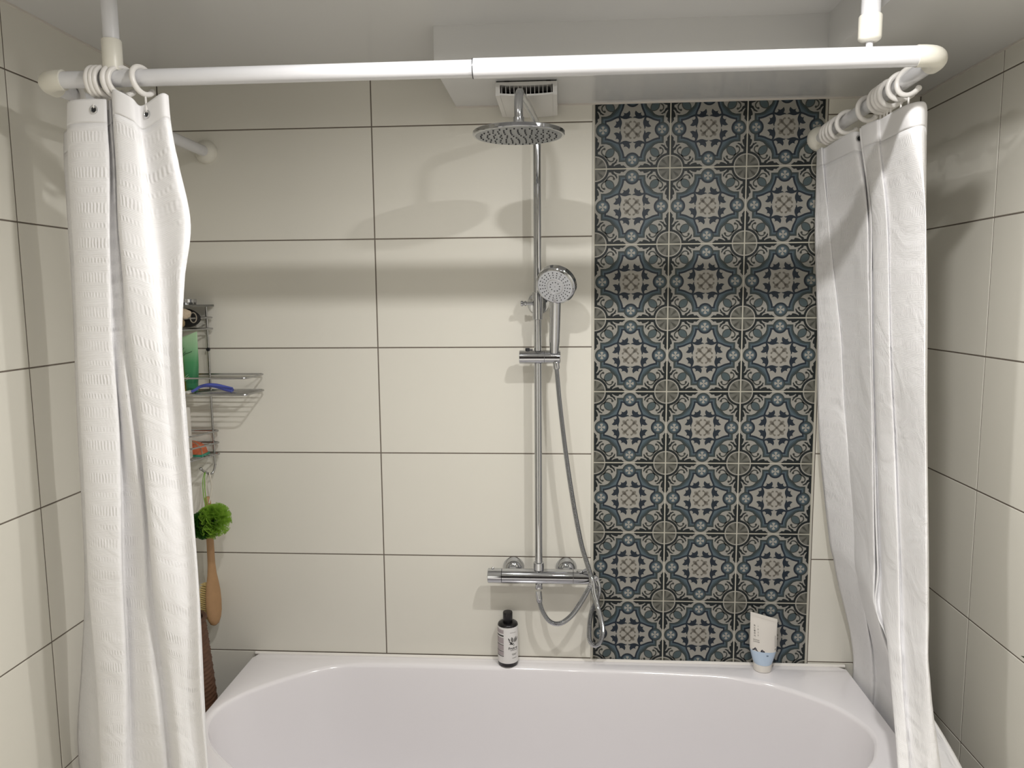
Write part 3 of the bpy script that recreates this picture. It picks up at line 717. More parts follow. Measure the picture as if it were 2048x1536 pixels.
rl = [(-.095,'white ring nearest the wall flange on the right side rod'),(-.118,'second white ring from the right wall flange'),(-.141,'third white ring from the right wall flange'),
      (-.166,'fourth white ring from the right wall flange'),(-.222,'white ring just apart from the four at the right wall flange'),(-.350,'lone white ring midway along the right side rod'),
      (-.425,'first white ring of the middle cluster on the right side rod'),(-.446,'second white ring of the middle cluster on the right side rod'),(-.462,'third white ring of the middle cluster on the right side rod'),
      (-.480,'fourth white ring of the middle cluster on the right side rod'),(-.530,'front white ring nearest the right elbow'),(-.565,'wide white ring turned behind the right side rod near the elbow')]
for k, (y, lab) in enumerate(rl):
    p = side_pt((br, wrp), y); yaw = [0.05,0.0,0.06,0.1,-0.12,0.25,0.0,0.06,0.02,0.08,-0.28,-0.95][k]
    ring((p.x, p.y, zc_ring(0.0142)), (math.cos(yaw), math.sin(yaw), 0), lab)

# ------------------------------------------------------------------ wire shelf rack
rack = thing('shower_rack', 'grey wire shelf rack hanging in the left corner behind the curtain', 'shelf rack', (-0.49, -0.02, 1.15))
WR = 0.0026
MB().tube(cr([(-0.482,-0.014,1.622),(-0.482,-0.014,1.4),(-0.481,-0.014,1.19),(-0.480,-0.016,1.165),(-0.486,-0.026,1.143),(-0.497,-0.045,1.152),(-0.503,-0.056,1.163)],8), 0.0030, 10).build('right_post', m_wire, rack)
MB().sphere((-0.503,-0.056,1.163), 0.0046, 12).build('hook_ball', m_wire, rack)
MB().tube([(-0.575,-0.014,1.622),(-0.575,-0.014,1.165)], 0.0030, 10).build('left_post', m_wire, rack)
MB().lathe((-0.482,-0.0175,1.4985), (0,-1,0), [(-0.004,0.0055),(0.0,0.0055),(0.002,0.004)], 12).build('wall_screw', m_black, rack)
def loop2(z, pts, nm, r=WR):
    P_ = []
    n = len(pts)
    for i in range(n):                      # rounded corners
        p0, p1, p2 = Vector(pts[i-1]), Vector(pts[i]), Vector(pts[(i+1) % n])
        a = p1+(p0-p1).normalized()*0.014; b = p1+(p2-p1).normalized()*0.014
        for t in (0, 0.25, 0.5, 0.75, 1): P_.append(a*(1-t)**2+p1*2*t*(1-t)+b*t*t)
    return MB().tube([(q.x, q.y, z) for q in P_], r, 8, closed=True).build(nm, m_wire, rack)
R2 = [(-0.588,-0.012),(-0.325,-0.012),(-0.330,-0.125),(-0.588,-0.125)]
R1 = [(-0.588,-0.012),(-0.462,-0.012),(-0.560,-0.125),(-0.588,-0.125)]
R1 = [(-0.588,-0.012),(-0.462,-0.012),(-0.508,-0.122),(-0.588,-0.122)]
for z in (1.428, 1.383): loop2(z, R2, 'wide_shelf_rim')
for k in range(6):
    y = -0.028-0.0155*k; MB().tube([(-0.588,y,1.3815),(-0.331,y,1.3815)], 0.0016, 6).build('wide_shelf_wire', m_wire, rack)
for z in (1.588, 1.557): loop2(z, R1, 'top_basket_rim')
for z in (1.266, 1.232, 1.199): loop2(z, [(-0.588,-0.012),(-0.462,-0.012),(-0.500,-0.125),(-0.588,-0.125)], 'lower_basket_rim')
for zf, nm in ((1.555,'top_basket_wire'), (1.197,'lower_basket_wire')):
    for k in range(5):
        y = -0.030-0.019*k; MB().tube([(-0.588,y,zf),(-0.470+0.36*(y+0.012),y,zf)], 0.0016, 6).build(nm, m_wire, rack)
m_plate = mat('grey_metal_shelf', rgb(120,120,116), 0.35, metal=0.6)
pl = MB(); q = [(-0.590,-0.008),(-0.462,-0.008),(-0.478,-0.100),(-0.590,-0.100)]
pl.add([(x,y,1.619) for x,y in q]+[(x,y,1.6245) for x,y in q], [(3,2,1,0),(4,5,6,7)]+[(k,(k+1)%4,4+(k+1)%4,4+k) for k in range(4)])
pl.build('top_shelf', m_plate, rack, smooth=False)

# things on the rack
jar = thing('metal_jar', 'small shiny lidded tin on top of the shower rack', 'jar', (-0.522,-0.055,1.6245))
MB().lathe((-0.522,-0.055,1.6245), (0,0,1), [(0,0.029),(0.006,0.030),(0.0065,0.0305),(0.015,0.0305),(0.016,0.029),(0.016,0)], 28).build('tin', m_chrome, jar, autosm=30)
for k in range(3): MB().box((-0.5135+0.012*k,-0.0865+0.003*k*k,1.626),(-0.5125+0.012*k,-0.0840+0.003*k*k,1.639)).build('tin_seam', m_chrome2, jar, smooth=False)

def lumpy(c, r, sq, seed, amp, fr, n=36):
    rnd = random.Random(seed); mb = MB(); mb.sphere(c, r, n, sq); c = Vector(c)
    ws = [(Vector((rnd.gauss(0,1), rnd.gauss(0,1), rnd.gauss(0,1))).normalized()*fr*rnd.uniform(0.6,1.6), rnd.uniform(0,6.3)) for _ in range(10)]
    for i, v in enumerate(mb.v):
        d = (v-c); s_ = sum(math.sin(d.dot(wv)+ph) for wv, ph in ws)/10
        mb.v[i] = c+d*(1+amp*s_)
    return mb
m_bsp = mat('black_mesh_sponge', rgb(24,23,22), 0.8, bump=(600, 0.8, 0.002))
m_loof = mat('beige_loofah', rgb(206,188,164), 0.95, bump=(500, 1.0, 0.003), vary=(300, 0.25))
m_lbr = mat('tan_loofah', rgb(160,140,106), 0.95, bump=(500, 1.0, 0.003), vary=(300, 0.25))
b_ = thing('bath_sponge', 'black net bath sponge lying at the back of the top wire basket', 'sponge', (-0.532,-0.045,1.557))
lumpy((-0.524,-0.058,1.588), 0.030, (1.50,0.95,0.86), 2, 0.10, 120).build('sponge_body', m_bsp, b_)
MB().tube([Vector((-0.484,-0.088,1.590))+Vector((math.cos(a)*0.009,0,math.sin(a)*0.0135)) for a in [2*PI*k/24 for k in range(24)]], 0.0016, 8, closed=True).build('cord_loop', mat('grey_cord', rgb(150,142,128), 0.8), b_)
b_ = thing('loofah', 'beige fluffy loofah hanging over the front of the top wire basket', 'sponge', (-0.512,-0.12,1.557))
lumpy((-0.4975,-0.122,1.601), 0.016, (1.6,0.8,0.85), 4, 0.22, 420, 44).build('fluffy_top', m_loof, b_)
lumpy((-0.511,-0.120,1.577), 0.017, (1.15,0.8,0.95), 6, 0.2, 420, 44).build('rough_base', m_lbr, b_)

# green squeeze tube standing on its cap
m_grn = mat('green_plastic', rgb(40,110,72), 0.35)
def green_mat():
    m = mat('green_gradient_tube', rgb(60,130,90), 0.32); nt = m.node_tree; b = nt.nodes['Principled BSDF']
    tc = nt.nodes.new('ShaderNodeTexCoord'); sp = nt.nodes.new('ShaderNodeSeparateXYZ'); rp = nt.nodes.new('ShaderNodeValToRGB')
    mr = nt.nodes.new('ShaderNodeMapRange'); mr.inputs[1].default_value = 0.03; mr.inputs[2].default_value = 0.16
    nt.links.new(tc.outputs['Object'], sp.inputs[0]); nt.links.new(sp.outputs[2], mr.inputs[0]); nt.links.new(mr.outputs[0], rp.inputs[0]); nt.links.new(rp.outputs[0], b.inputs['Base Color'])
    rp.color_ramp.elements[0].color = rgb(22,98,62); rp.color_ramp.elements[1].color = rgb(168,204,164)
    e = rp.color_ramp.elements.new(0.42); e.color = rgb(66,138,88)
    return m
gt = thing('green_tube', 'translucent green squeeze tube standing on its cap in the wide wire shelf', 'tube', (-0.512,-0.065,1.3835))
def tube_loft(c, secs, n=32):
    """secs: (height, half width, half depth, slant per metre of x)"""
    mb = MB(); rws = []
    for (h, a, d, sl_) in secs:
        rws.append([Vector((c[0]+a*math.cos(2*PI*k/n), c[1]+d*math.sin(2*PI*k/n), c[2]+h+sl_*a*math.cos(2*PI*k/n))) for k in range(n)])
    mb.grid(rws, True); mb.f.append(list(range(n-1,-1,-1))); mb.mi.append(0); mb.f.append([len(mb.v)-n+k for k in range(n)]); mb.mi.append(0)
    return mb
gc = (-0.5085,-0.068,1.3835)
tube_loft(gc, [(0.026,0.0165,0.0165,0),(0.04,0.0185,0.017,0),(0.075,0.0215,0.0135,0.05),(0.11,0.0225,0.0085,0.15),(0.14,0.0228,0.004,0.28),(0.150,0.0228,0.0012,0.35),(0.160,0.0228,0.0010,0.36)]).build('tube_body', green_mat(), gt)
tube_loft(gc, [(0.0,0.0140,0.0140,0),(0.002,0.0158,0.0158,0),(0.024,0.0165,0.0165,0),(0.026,0.0165,0.0165,0)]).build('cap', m_grn, gt)
m_ink = mat('dark_green_print', rgb(28,74,48), 0.5); m_wp = mat('pale_print', rgb(150,196,160), 0.5)
gm = MB()
for (x0, z0, x1, z1) in ((-0.5235,0.118,-0.5195,0.124),(-0.524,0.105,-0.516,0.114),(-0.524,0.101,-0.514,0.110),(-0.514,0.108,-0.498,0.114)):
    gm.tube([(x0,gc[1]-0.0115,gc[2]+z0),(x1,gc[1]-0.0115,gc[2]+z1)], 0.0007, 5)
gm.build('print_lines', m_ink, gt)
gm = MB()
for (x0, z0, x1, z1) in ((-0.523,0.040,-0.508,0.051),(-0.523,0.036,-0.506,0.046),(-0.522,0.032,-0.511,0.037)):
    gm.tube([(x0,gc[1]-0.0188,gc[2]+z0),(x1,gc[1]-0.0188,gc[2]+z1)], 0.0006, 5)
gm.build('lower_print_lines', m_wp, gt)
yb = thing('yellow_bottle', 'yellow bottle mostly hidden by the left curtain beside the green tube', 'bottle', (-0.5475,-0.060,1.3835))
MB().lathe((-0.5475,-0.060,1.3835), (0,0,1), [(0,0.019),(0.003,0.0215),(0.105,0.0215),(0.122,0.016),(0.127,0.0105),(0.140,0.0105),(0.142,0.009)], 24).build('bottle_body', mat('yellow_plastic', rgb(206,178,52), 0.35), yb)
MB().lathe((-0.5475,-0.060,1.5215), (0,0,1), [(0,0.012),(0.018,0.012),(0.019,0.010)], 20).build('cap', mat('dark_yellow_cap', rgb(150,128,40), 0.4), yb)
# razor
rz = thing('razor', 'blue disposable razor lying on the wide wire shelf', 'razor', (-0.44,-0.09,1.3845))
m_rz = mat('blue_plastic', rgb(78,90,172), 0.3); m_rw = mat('white_razor_head', rgb(208,206,200), 0.4)
rp_ = cr([(-0.494,-0.100,1.389),(-0.484,-0.098,1.394),(-0.472,-0.095,1.402),(-0.452,-0.09,1.4055),(-0.432,-0.086,1.4035),(-0.414,-0.083,1.398),(-0.400,-0.081,1.3935),(-0.386,-0.079,1.390)],6)
MB().tube(rp_, 0.005, 14, rfun=lambda t: 0.0030+0.0036*min(1,t*2.2)+0.0012*math.sin(t*PI*2.0+2.5) if t < 0.97 else 0.004).build('handle', m_rz, rz)
MB().box((-0.508,-0.118,1.3845),(-0.495,-0.082,1.3915)).build('blade_head', m_rw, rz, smooth=False, bevel=0.0015)
MB().box((-0.506,-0.1185,1.3865),(-0.498,-0.116,1.390)).build('blade', m_chrome, rz, smooth=False)
# white bottle and orange soap on the lower basket
wbt = thing('white_bottle', 'white bottle with small vertical lettering in the lower wire basket', 'bottle', (-0.536,-0.092,1.1995))
MB().box((-0.560,-0.110,1.1995),(-0.5125,-0.075,1.345)).build('bottle_body', mat('white_bottle_plastic', rgb(214,210,202), 0.4), wbt, bevel=0.004)
wm = MB()
for z0, hz in ((1.331,0.003),(1.322,0.006),(1.315,0.003),(1.293,0.0015),(1.281,0.0015),(1.270,0.006),(1.262,0.004)): wm.box((-0.5195,-0.1107,z0),(-0.5160,-0.1099,z0+hz))
wm.build('lettering', mat('grey_print', rgb(96,94,90), 0.6), wbt, smooth=False)['kind'] = 'stuff'
sp_ = thing('soap_dish', 'orange soap under a clear arched cover on a teal dish in the lower basket', 'soap dish', (-0.522,-0.046,1.1995))
def arch(mb, x0, x1, y0, y1, z0, h, n=14):
    prof = [(x0+(x1-x0)*k/n, z0+h*math.sqrt(max(0,1-((x0+(x1-x0)*k/n-x0)/(x1-x0))**2.6))) for k in range(n+1)]
    pr_ = [(x0, z0)]+prof; 
    a = [(x,y0,z) for x,z in pr_]; b = [(x,y1,z) for x,z in pr_]; m_ = len(pr_)
    mb.add(a+b, [tuple(range(m_)), tuple(range(2*m_-1,m_-1,-1))]+[(k,(k+1)%m_,m_+(k+1)%m_,m_+k) for k in range(m_)])
    return mb
MB().box((-0.556,-0.070,1.1995),(-0.4895,-0.022,1.2065)).build('dish', mat('teal_plastic', rgb(46,134,110), 0.35), sp_, smooth=False, bevel=0.002)
arch(MB(), -0.552, -0.494, -0.067, -0.026, 1.2065, 0.033).build('soap', mat('orange_soap', rgb(206,112,76), 0.55, vary=(80,0.12)), sp_, autosm=30)
cvp = [(-0.549,1.2485),(-0.528,1.2475),(-0.510,1.241),(-0.498,1.231),(-0.4915,1.219),(-0.4905,1.2065)]
MB().tube(cr([(x,-0.068,z) for x,z in cvp],6), 0.0011, 6).build('cover_edge', mat('green_grey_rim', rgb(128,138,120), 0.4), sp_)

# brush, pouf
br_ = thing('bath_brush', 'wooden bath brush hanging by a white cord from the rack hook', 'brush', (-0.497,-0.05,0.70))
m_wood = mat('beech_wood', rgb(166,130,92), 0.5, vary=(60,0.12), bump=(120,0.1,0.0005))
bw = Vector((0.45,0.893,0)).normalized(); bn = Vector((-0.893,0.45,0)).normalized()     # width axis, bristle side
secs = [(1.082,0.004,0.004),(1.080,0.0085,0.0075),(1.06,0.0095,0.0085),(1.00,0.0105,0.009),(0.93,0.011,0.0095),(0.885,0.0115,0.0095),(0.855,0.0145,0.010),(0.83,0.0195,0.0105),(0.80,0.0245,0.011),(0.77,0.0262,0.011),(0.74,0.0255,0.011),(0.72,0.0215,0.0105),(0.706,0.014,0.009),(0.700,0.005,0.004)]
def bxc(z): return Vector((-0.4915+0.001*(1.08-z)/0.38, -0.050, z))
rws = []
for z, a, d in secs:
    c = bxc(z); rws.append([c+bw*a*math.cos(2*PI*k/24)+bn*d*(1 if math.sin(2*PI*k/24) < 0 else 0.7)*math.sin(2*PI*k/24) for k in range(24)])
mb = MB().grid(rws, True); mb.f.append(list(range(24))); mb.mi.append(0); mb.f.append([len(mb.v)-24+k for k in range(24)]); mb.mi.append(0)
mb.build('wooden_handle', m_wood, br_, autosm=60)
bs = MB(); rnd = random.Random(4)
for i in range(17):
    z = 0.72+0.1*i/16
    wdt = 0.020*math.sqrt(max(0.05, 1-((z-0.768)/0.062)**2))
    for j in range(7):
        u_ = -wdt+2*wdt*j/6; b0 = bxc(z)+bw*u_+bn*0.005; e = b0+bn*(0.030+rnd.uniform(-.001,.001))+bw*u_*0.15+Vector((0,0,rnd.uniform(-.001,.001)))
        bs.tube([b0, e], 0.0017, 5)
o = bs.build('bristles', mat('pale_bristle', rgb(214,190,130), 0.8), br_); o['kind'] = 'stuff'
tp = bxc(1.070); lp_ = cr([tp+Vector((-0.004,-0.006,0.0)), Vector((-0.5005,-0.036,1.110)), Vector((-0.4935,-0.034,1.142)), Vector((-0.489,-0.036,1.148)), Vector((-0.486,-0.040,1.142)), Vector((-0.482,-0.040,1.105)), tp+Vector((0.007,-0.006,-0.006))],8)
MB().tube(lp_, 0.0021, 8).build('cord', mat('white_cord', rgb(206,200,188), 0.85, bump=(900,0.5,0.001)), br_)
pf = thing('bath_pouf', 'green net bath pouf hanging in front of the wooden brush', 'bath pouf', (-0.449,-0.115,0.98))
def net_mat(name, col, dens):
    m = bpy.data.materials.new(name); m.use_nodes = True; nt = m.node_tree; b = nt.nodes['Principled BSDF']
    b.inputs['Base Color'].default_value = col; b.inputs['Roughness'].default_value = 0.55
    tc = nt.nodes.new('ShaderNodeTexCoord'); vo = nt.nodes.new('ShaderNodeTexVoronoi'); vo.feature = 'DISTANCE_TO_EDGE'; vo.inputs['Scale'].default_value = 420
    nt.links.new(tc.outputs['Object'], vo.inputs['Vector'])
    gtm = nt.nodes.new('ShaderNodeMath'); gtm.operation = 'LESS_THAN'; gtm.inputs[1].default_value = dens; nt.links.new(vo.outputs['Distance'], gtm.inputs[0])
    tr = nt.nodes.new('ShaderNodeBsdfTransparent'); tl = nt.nodes.new('ShaderNodeBsdfTranslucent'); tl.inputs[0].default_value = col
    m1 = nt.nodes.new('ShaderNodeMixShader'); m1.inputs[0].default_value = 0.45; nt.links.new(b.outputs[0], m1.inputs[1]); nt.links.new(tl.outputs[0], m1.inputs[2])
    m2 = nt.nodes.new('ShaderNodeMixShader'); nt.links.new(gtm.outputs[0], m2.inputs[0]); nt.links.new(tr.outputs[0], m2.inputs[1]); nt.links.new(m1.outputs[0], m2.inputs[2])
    nt.links.new(m2.outputs[0], nt.nodes['Material Output'].inputs[0]); return m
def ruffles(c, R_, n, seed, dirbias, sp_w=0.9):
    rnd = random.Random(seed); mb = MB(); c = Vector(c)
    for _ in range(n):
        nd = Vector((rnd.gauss(0,1), rnd.gauss(0,1), rnd.gauss(0,1)))+Vector(dirbias); nd.normalize()
        t1 = nd.cross(Vector((rnd.gauss(0,1), rnd.gauss(0,1), rnd.gauss(0,1)))).normalized(); t2 = nd.cross(t1)
        ph, fq, rr = rnd.uniform(0,6), rnd.uniform(3,5), R_*rnd.uniform(0.82,1.05); rws = []
        for j in range(6):
            v = 0.25+0.75*j/5; row = []
            for i in range(17):
                u_ = -1+2*i/16
                d = nd+t1*u_*sp_w+t2*(0.30*math.sin(u_*fq*2+ph))*v; d.normalize(); row.append(c+d*rr*v)
            rws.append(row)
        mb.grid(rws)
    return mb
o = ruffles((-0.445,-0.115,1.030), 0.050, 44, 11, (0.1,-0.2,0.0)).build('net_ruffles', net_mat('lime_net', rgb(142,182,66), 0.17), pf); o['kind'] = 'stuff'
o = ruffles((-0.474,-0.128,1.022), 0.041, 40, 12, (-0.2,-0.3,-0.1)).build('shaded_net_ruffles', net_mat('shaded_green_net', rgb(44,92,24), 0.24), pf); o['kind'] = 'stuff'  # darker copy of the net: the curtain's shade put into the colour
MB().tube(cr([(-0.455,-0.112,1.04),(-0.476,-0.090,1.09),(-0.492,-0.060,1.13),(-0.4955,-0.0465,1.1525),(-0.500,-0.054,1.13),(-0.482,-0.090,1.09),(-0.459,-0.114,1.04)],6), 0.0012, 6).build('hanging_cord', mat('green_cord', rgb(110,160,50), 0.7), pf)

# ------------------------------------------------------------------ wicker basket in the gap left of the tub
bk = thing('wicker_basket', 'brown woven wicker basket standing in the gap beside the bathtub', 'basket', (-0.508,-0.20,0))
wk = MB(); NZ, NT = 240, 72; rws = []
for i in range(NZ+1):
    z = 0.005+0.775*i/NZ; r0 = 0.083-0.026*max(0,(z-0.42)/0.36)**1.2
    row = int(z/0.0115); zf = (z/0.0115) % 1
    rws.append([Vector((-0.508+(r0+0.0042*math.sin(PI*zf)*(0.35+0.65*(0.5+0.5*math.cos(t*18+PI*row))))*math.cos(t), -0.20+(r0+0.0042*math.sin(PI*zf)*(0.35+0.65*(0.5+0.5*math.cos(t*18+PI*row))))*math.sin(t), z)) for t in [2*PI*k/NT for k in range(NT)]])
wk.grid(rws, True); wk.f.append(list(range(NT))); wk.mi.append(0)
o = wk.build('woven_wall', mat('brown_wicker', rgb(88,60,42), 0.65, vary=(50,0.35)), bk, autosm=80); o['kind'] = 'stuff'
MB().tube([(-0.508+0.058*math.cos(2*PI*k/48),-0.20+0.058*math.sin(2*PI*k/48),0.782) for k in range(48)], 0.006, 10, closed=True).build('rim', mat('brown_wicker_rim', rgb(80,54,38), 0.6), bk)

# ------------------------------------------------------------------ bottle on the rim
bt = thing('soap_bottle', 'black bottle with white printed label standing on the tub rim', 'bottle', (0.3605,-0.0335,ZR))
bc = Vector((0.3605,-0.0335,ZR)); RB = 0.0285
m_blk = mat('black_bottle_plastic', rgb(22,20,22), 0.28); m_lab = mat('white_paper_label', rgb(226,224,222), 0.5)
MB().lathe(bc, (0,0,1), [(0,0.024),(0.0015,0.0272),(0.005,RB),(0.1185,RB),(0.1215,0.0277),(0.1235,0.0255),(0.1245,0.018),(0.125,0.0128)], 48).build('bottle_body', m_blk, bt, autosm=35)
MB().lathe(bc+Vector((0,0,0.1245)), (0,0,1), [(0,0.0132),(0.001,0.0138),(0.028,0.0138),(0.030,0.0128),(0.0305,0.0)], 36).build('cap', m_blk, bt, autosm=35)
view = math.atan2(CAM.y-bc.y, CAM.x-bc.x)
def cyl(s, z, r=RB+0.0004): a = view+s/RB; return bc+Vector((math.cos(a)*r, math.sin(a)*r, z))
lb = MB(); ns = 64
lb.grid([[cyl(-0.083+0.166*k/ns, z) for k in range(ns+1)] for z in (0.0125, 0.1175)])
lb.build('label', m_lab, bt)
m_prt = mat('black_print', rgb(38,36,36), 0.6); m_gpr = mat('grey_print_light', rgb(120,118,116), 0.6); m_pk = mat('pinkish_small_print', rgb(168,158,160), 0.6)
def wrap_poly(mb, poly, r=RB+0.0008): mb.add([cyl(s_, z, r) for s_, z in poly], [tuple(range(len(poly)))])
def rect_w(mb, s0, s1, z0, z1, n=6):
    for k in range(n):
        a, b = s0+(s1-s0)*k/n, s0+(s1-s0)*(k+1)/n; wrap_poly(mb, [(a,z0),(b,z0),(b,z1),(a,z1)])
pr = MB()
for z0, z1 in ((0.100,0.111),(0.0705,0.088),(0.0505,0.066),(0.036,0.0475)): rect_w(pr, -0.0455, -0.0125, z0, z1, 8)
pr.build('small_print_block', m_pk, bt)['kind'] = 'stuff'
pr = MB()
for z0, z1 in ((0.0915,0.0955),(0.0665,0.068),(0.0475,0.049),(0.0325,0.0345)): rect_w(pr, -0.0415, -0.0125, z0, z1, 8)
pr.build('print_rules', m_prt, bt)['kind'] = 'stuff'
def leaf(mb, s0, z0, ang, ln, wd):
    c, s_ = math.cos(ang), math.sin(ang); P_ = []
    for t in (0,.25,.5,.75,1): P_.append((t*ln, wd*math.sin(PI*t)))
    for t in (.75,.5,.25): P_.append((t*ln, -wd*math.sin(PI*t)))
    wrap_poly(mb, [(s0+x*c-y*s_, z0+x*s_+y*c) for x, y in P_])
pr = MB(); leaf(pr, 0.0135,0.0735,1.75,0.018,0.0042); leaf(pr, 0.017,0.0735,1.15,0.019,0.0035); leaf(pr,0.012,0.0725,2.6,0.012,0.002); leaf(pr,0.021,0.0735,0.9,0.018,0.003)
pr.build('leaf_emblem', m_gpr, bt)['kind'] = 'stuff'
pr = MB()
for k in range(9): leaf(pr, 0.004+0.002*k, 0.069+0.0022*math.sin(k*2.1), 0.7+0.35*k, 0.006, 0.0011)
leaf(pr, 0.0055,0.078,2.0,0.012,0.0016)
pr.build('leaf_emblem_lines', m_prt, bt)['kind'] = 'stuff'
def text_mesh(body, size, shear=0.0, bold=0.0):
    cu = bpy.data.curves.new('lettering', 'FONT'); cu.body = body; cu.size = size; cu.shear = shear; cu.offset = bold; cu.resolution_u = 3
    to = bpy.data.objects.new('lettering', cu); COL.objects.link(to)
    dg = bpy.context.evaluated_depsgraph_get(); me = bpy.data.meshes.new_from_object(to.evaluated_get(dg))
    v = [tuple(x.co) for x in me.vertices]; f = [tuple(p.vertices) for p in me.polygons]
    bpy.data.objects.remove(to); bpy.data.curves.remove(cu); bpy.data.meshes.remove(me)
    return v, f
def wrap_text(name, body, s0, z0, size, m, bold=0.0):
    v, f = text_mesh(body, size, 0.0, bold); mb = MB(); mb.add([cyl(s0+x, z0+y, RB+0.0009) for x, y, z in v], f); o = mb.build(name, m, bt, smooth=False); o['kind'] = 'stuff'; return o
wrap_text('lettering', 'Fruit w', 0.001, 0.0545, 0.0098, m_prt, 0.00022)
pr = MB(); rect_w(pr, 0.0065,0.030,0.0505,0.0520); rect_w(pr,0.0105,0.026,0.0395,0.0410); rect_w(pr,0.0125,0.024,0.0365,0.0378); rect_w(pr,0.012,0.026,0.0275,0.0288); rect_w(pr,0.006,0.024,0.1025,0.1034)
pr.build('fine_print', m_gpr, bt)['kind'] = 'stuff'

# ------------------------------------------------------------------ cleanser tube on the rim
tb = thing('cosmetic_tube', 'white and pale blue cosmetic tube standing on its cap on the tub rim', 'tube', (1.0745,-0.034,ZR))
tc_ = (1.0745,-0.034,ZR)
m_wt = mat('white_tube_plastic', rgb(226,221,213), 0.35); m_bl = mat('pale_blue_tube', rgb(188,206,226), 0.35)
slant = -0.28
def tsec(h):
    """half width, half depth, slant of the tube at height h"""
    t = max(0, min(1, (h-0.022)/0.125)); a = 0.0245+0.0125*min(1, max(0, (h-0.022)/0.04))**0.8; d = 0.0245*(1-t)**0.85+0.0011
    return a, d, slant*t
lo_h = [0.022,0.028,0.035,0.043,0.051,0.0585]; hi_h = [0.0585,0.072,0.09,0.108,0.124,0.138,0.147,0.156]
tube_loft(tc_, [(h,)+tsec(h) for h in lo_h], 40).build('blue_base', m_bl, tb, autosm=50)
tube_loft(tc_, [(h,)+tsec(h) for h in hi_h], 40).build('tube_body', m_wt, tb, autosm=50)
tube_loft(tc_, [(0,0.022,0.022,0),(0.0015,0.0243,0.0243,0),(0.020,0.0252,0.0252,0),(0.0218,0.0245,0.0245,0)], 40).build('cap', m_wt, tb, autosm=35)
tube_loft(tc_, [(0.1475,0.0372,0.0016,slant),(0.149,0.0372,0.0018,slant),(0.156,0.0372,0.0018,slant),(0.1575,0.0370,0.0012,slant)], 40).build('crimped_end', m_wt, tb, autosm=35)
def tsurf(x, h):
    a, d, s_ = tsec(h); q = min(0.98, abs(x)/a); return Vector((tc_[0]+x, tc_[1]-d*math.sqrt(1-q*q)-0.0005, tc_[2]+h+s_*x))
m_nv = mat('navy_print', rgb(32,34,52), 0.5)
def tpoly(mb, pts): mb.add([tsurf(x, h) for x, h in pts], [tuple(range(len(pts)))])
rk = MB(); tpoly(rk, [(-0.0315,0.0585),(-0.031,0.0625),(-0.028,0.0635),(-0.0255,0.068),(-0.022,0.066),(-0.020,0.0615),(-0.0175,0.0585)]); tpoly(rk, [(-0.0115,0.0585),(-0.0105,0.0625),(-0.007,0.0655),(-0.004,0.0635),(-0.001,0.062),(0.001,0.0585)])
rk.build('rock_print', m_nv, tb, smooth=False)
rk = MB(); tpoly(rk, [(-0.0255,0.062),(-0.0245,0.0655),(-0.0225,0.065),(-0.0215,0.062)]); tpoly(rk, [(-0.0075,0.061),(-0.006,0.064),(-0.004,0.0625),(-0.003,0.061)])
for k in range(len(rk.v)): rk.v[k].y -= 0.0003
rk.build('rock_highlight', m_gpr, tb, smooth=False)
def ttext(body, x0, h0, size, m, name='lettering', bold=0.0):
    v, f = text_mesh(body, size, 0.0, bold); mb = MB(); mb.add([tsurf(x0+x, h0+y) for x, y, z in v], f); mb.build(name, m, tb, smooth=False)['kind'] = 'stuff'
for k, ch in enumerate('\ub3c5\ub3c4\ud074\ub80c\uc800'): ttext(ch, -0.0285, 0.1225-0.0066*k, 0.0052, m_prt)
for k, ch in enumerate('1025'): ttext(ch, -0.0185, 0.1225-0.0078*k, 0.0056, m_prt)
ttext('DOKDO', -0.0300, 0.0865, 0.0042, m_prt); ttext('CLEANSER', -0.0300, 0.0820, 0.0036, m_prt)
mk_ = MB(); tpoly(mk_, [(0.0300,0.074),(0.0312,0.074),(0.0312,0.108),(0.0300,0.108)]); mk_.build('side_print', m_gpr, tb, smooth=False)
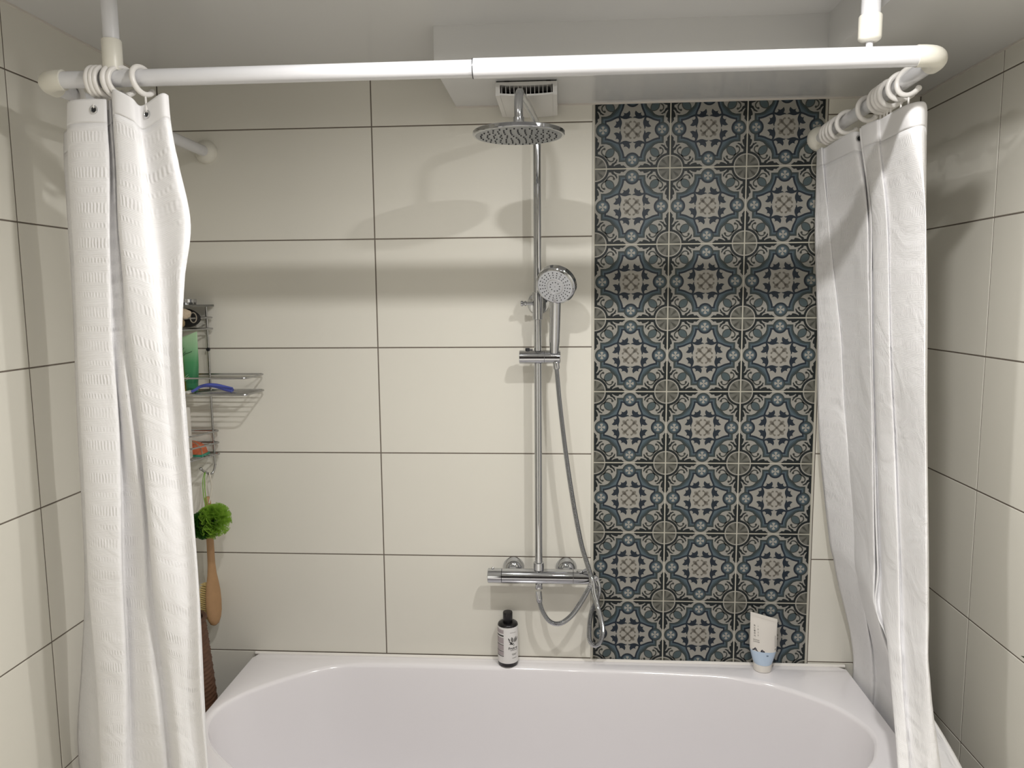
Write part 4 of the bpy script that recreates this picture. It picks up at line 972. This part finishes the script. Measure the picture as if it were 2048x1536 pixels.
mk_ = MB(); tpoly(mk_, [(0.029,0.0655),(0.0305,0.0645),(0.033,0.0695),(0.0318,0.0705)]); mk_.build('small_mark', m_prt, tb, smooth=False)
mk_ = MB(); tpoly(mk_, [(0.0045,0.0475),(0.0100,0.0475),(0.0100,0.0515),(0.0045,0.0515)]); mk_.build('square_mark', mat('blue_grey_print', rgb(120,138,158), 0.5), tb, smooth=False)

# ------------------------------------------------------------------ plant at the right edge
pt_ = thing('potted_plant', 'dark green leafy plant whose tip shows at the right picture edge', 'plant', (1.372,-0.85,0))
MB().lathe((1.372,-0.85,0), (0,0,1), [(0,0.045),(0.004,0.05),(0.30,0.06),(0.302,0.055),(0.28,0.05)], 32).build('pot', mat('grey_plant_pot', rgb(150,146,140), 0.6), pt_, autosm=40)
m_lf = mat('dark_green_leaf', rgb(44,62,40), 0.5, vary=(40,0.3)); m_st = mat('green_stem', rgb(70,84,50), 0.6)
tip = at(2042, 1312, -0.80)
stem_top = Vector((1.352,-0.83,1.00))
MB().tube(cr([(1.372,-0.85,0.28),(1.375,-0.85,0.6),(1.365,-0.845,0.85),tuple(stem_top)],6), 0.003, 8).build('stem', m_st, pt_)
def lfm(a, b, wd):
    a, b = Vector(a), Vector(b); ax = b-a; sd = ax.cross(Vector((0,1,0.2))).normalized(); up_ = sd.cross(ax).normalized(); mb = MB(); rws = []
    for k in range(7):
        t = k/6; ww = wd*math.sin(PI*min(1,t*0.95+0.05))**0.8 if k < 6 else 0.0003; c = a+ax*t+up_*0.006*math.sin(PI*t)
        rws.append([c-sd*ww, c+up_*0.0008, c+sd*ww])
    return mb.grid(rws)
lfm(stem_top, tip, 0.006).build('leaf', m_lf, pt_)
for k, (dx, dy, dz, z) in enumerate(((-0.035,0.012,-0.012,0.99),(0.04,0.0,0.03,0.98),(-0.02,-0.03,-0.03,0.94),(0.035,0.02,0.0,0.92),(0.03,-0.03,0.02,0.88),(-0.015,0.0,-0.04,0.86))):
    s_ = Vector((1.356+0.01*(1-z),-0.835,z)); lfm(s_, s_+Vector((dx,dy,dz)), 0.006).build('leaf', m_lf, pt_)
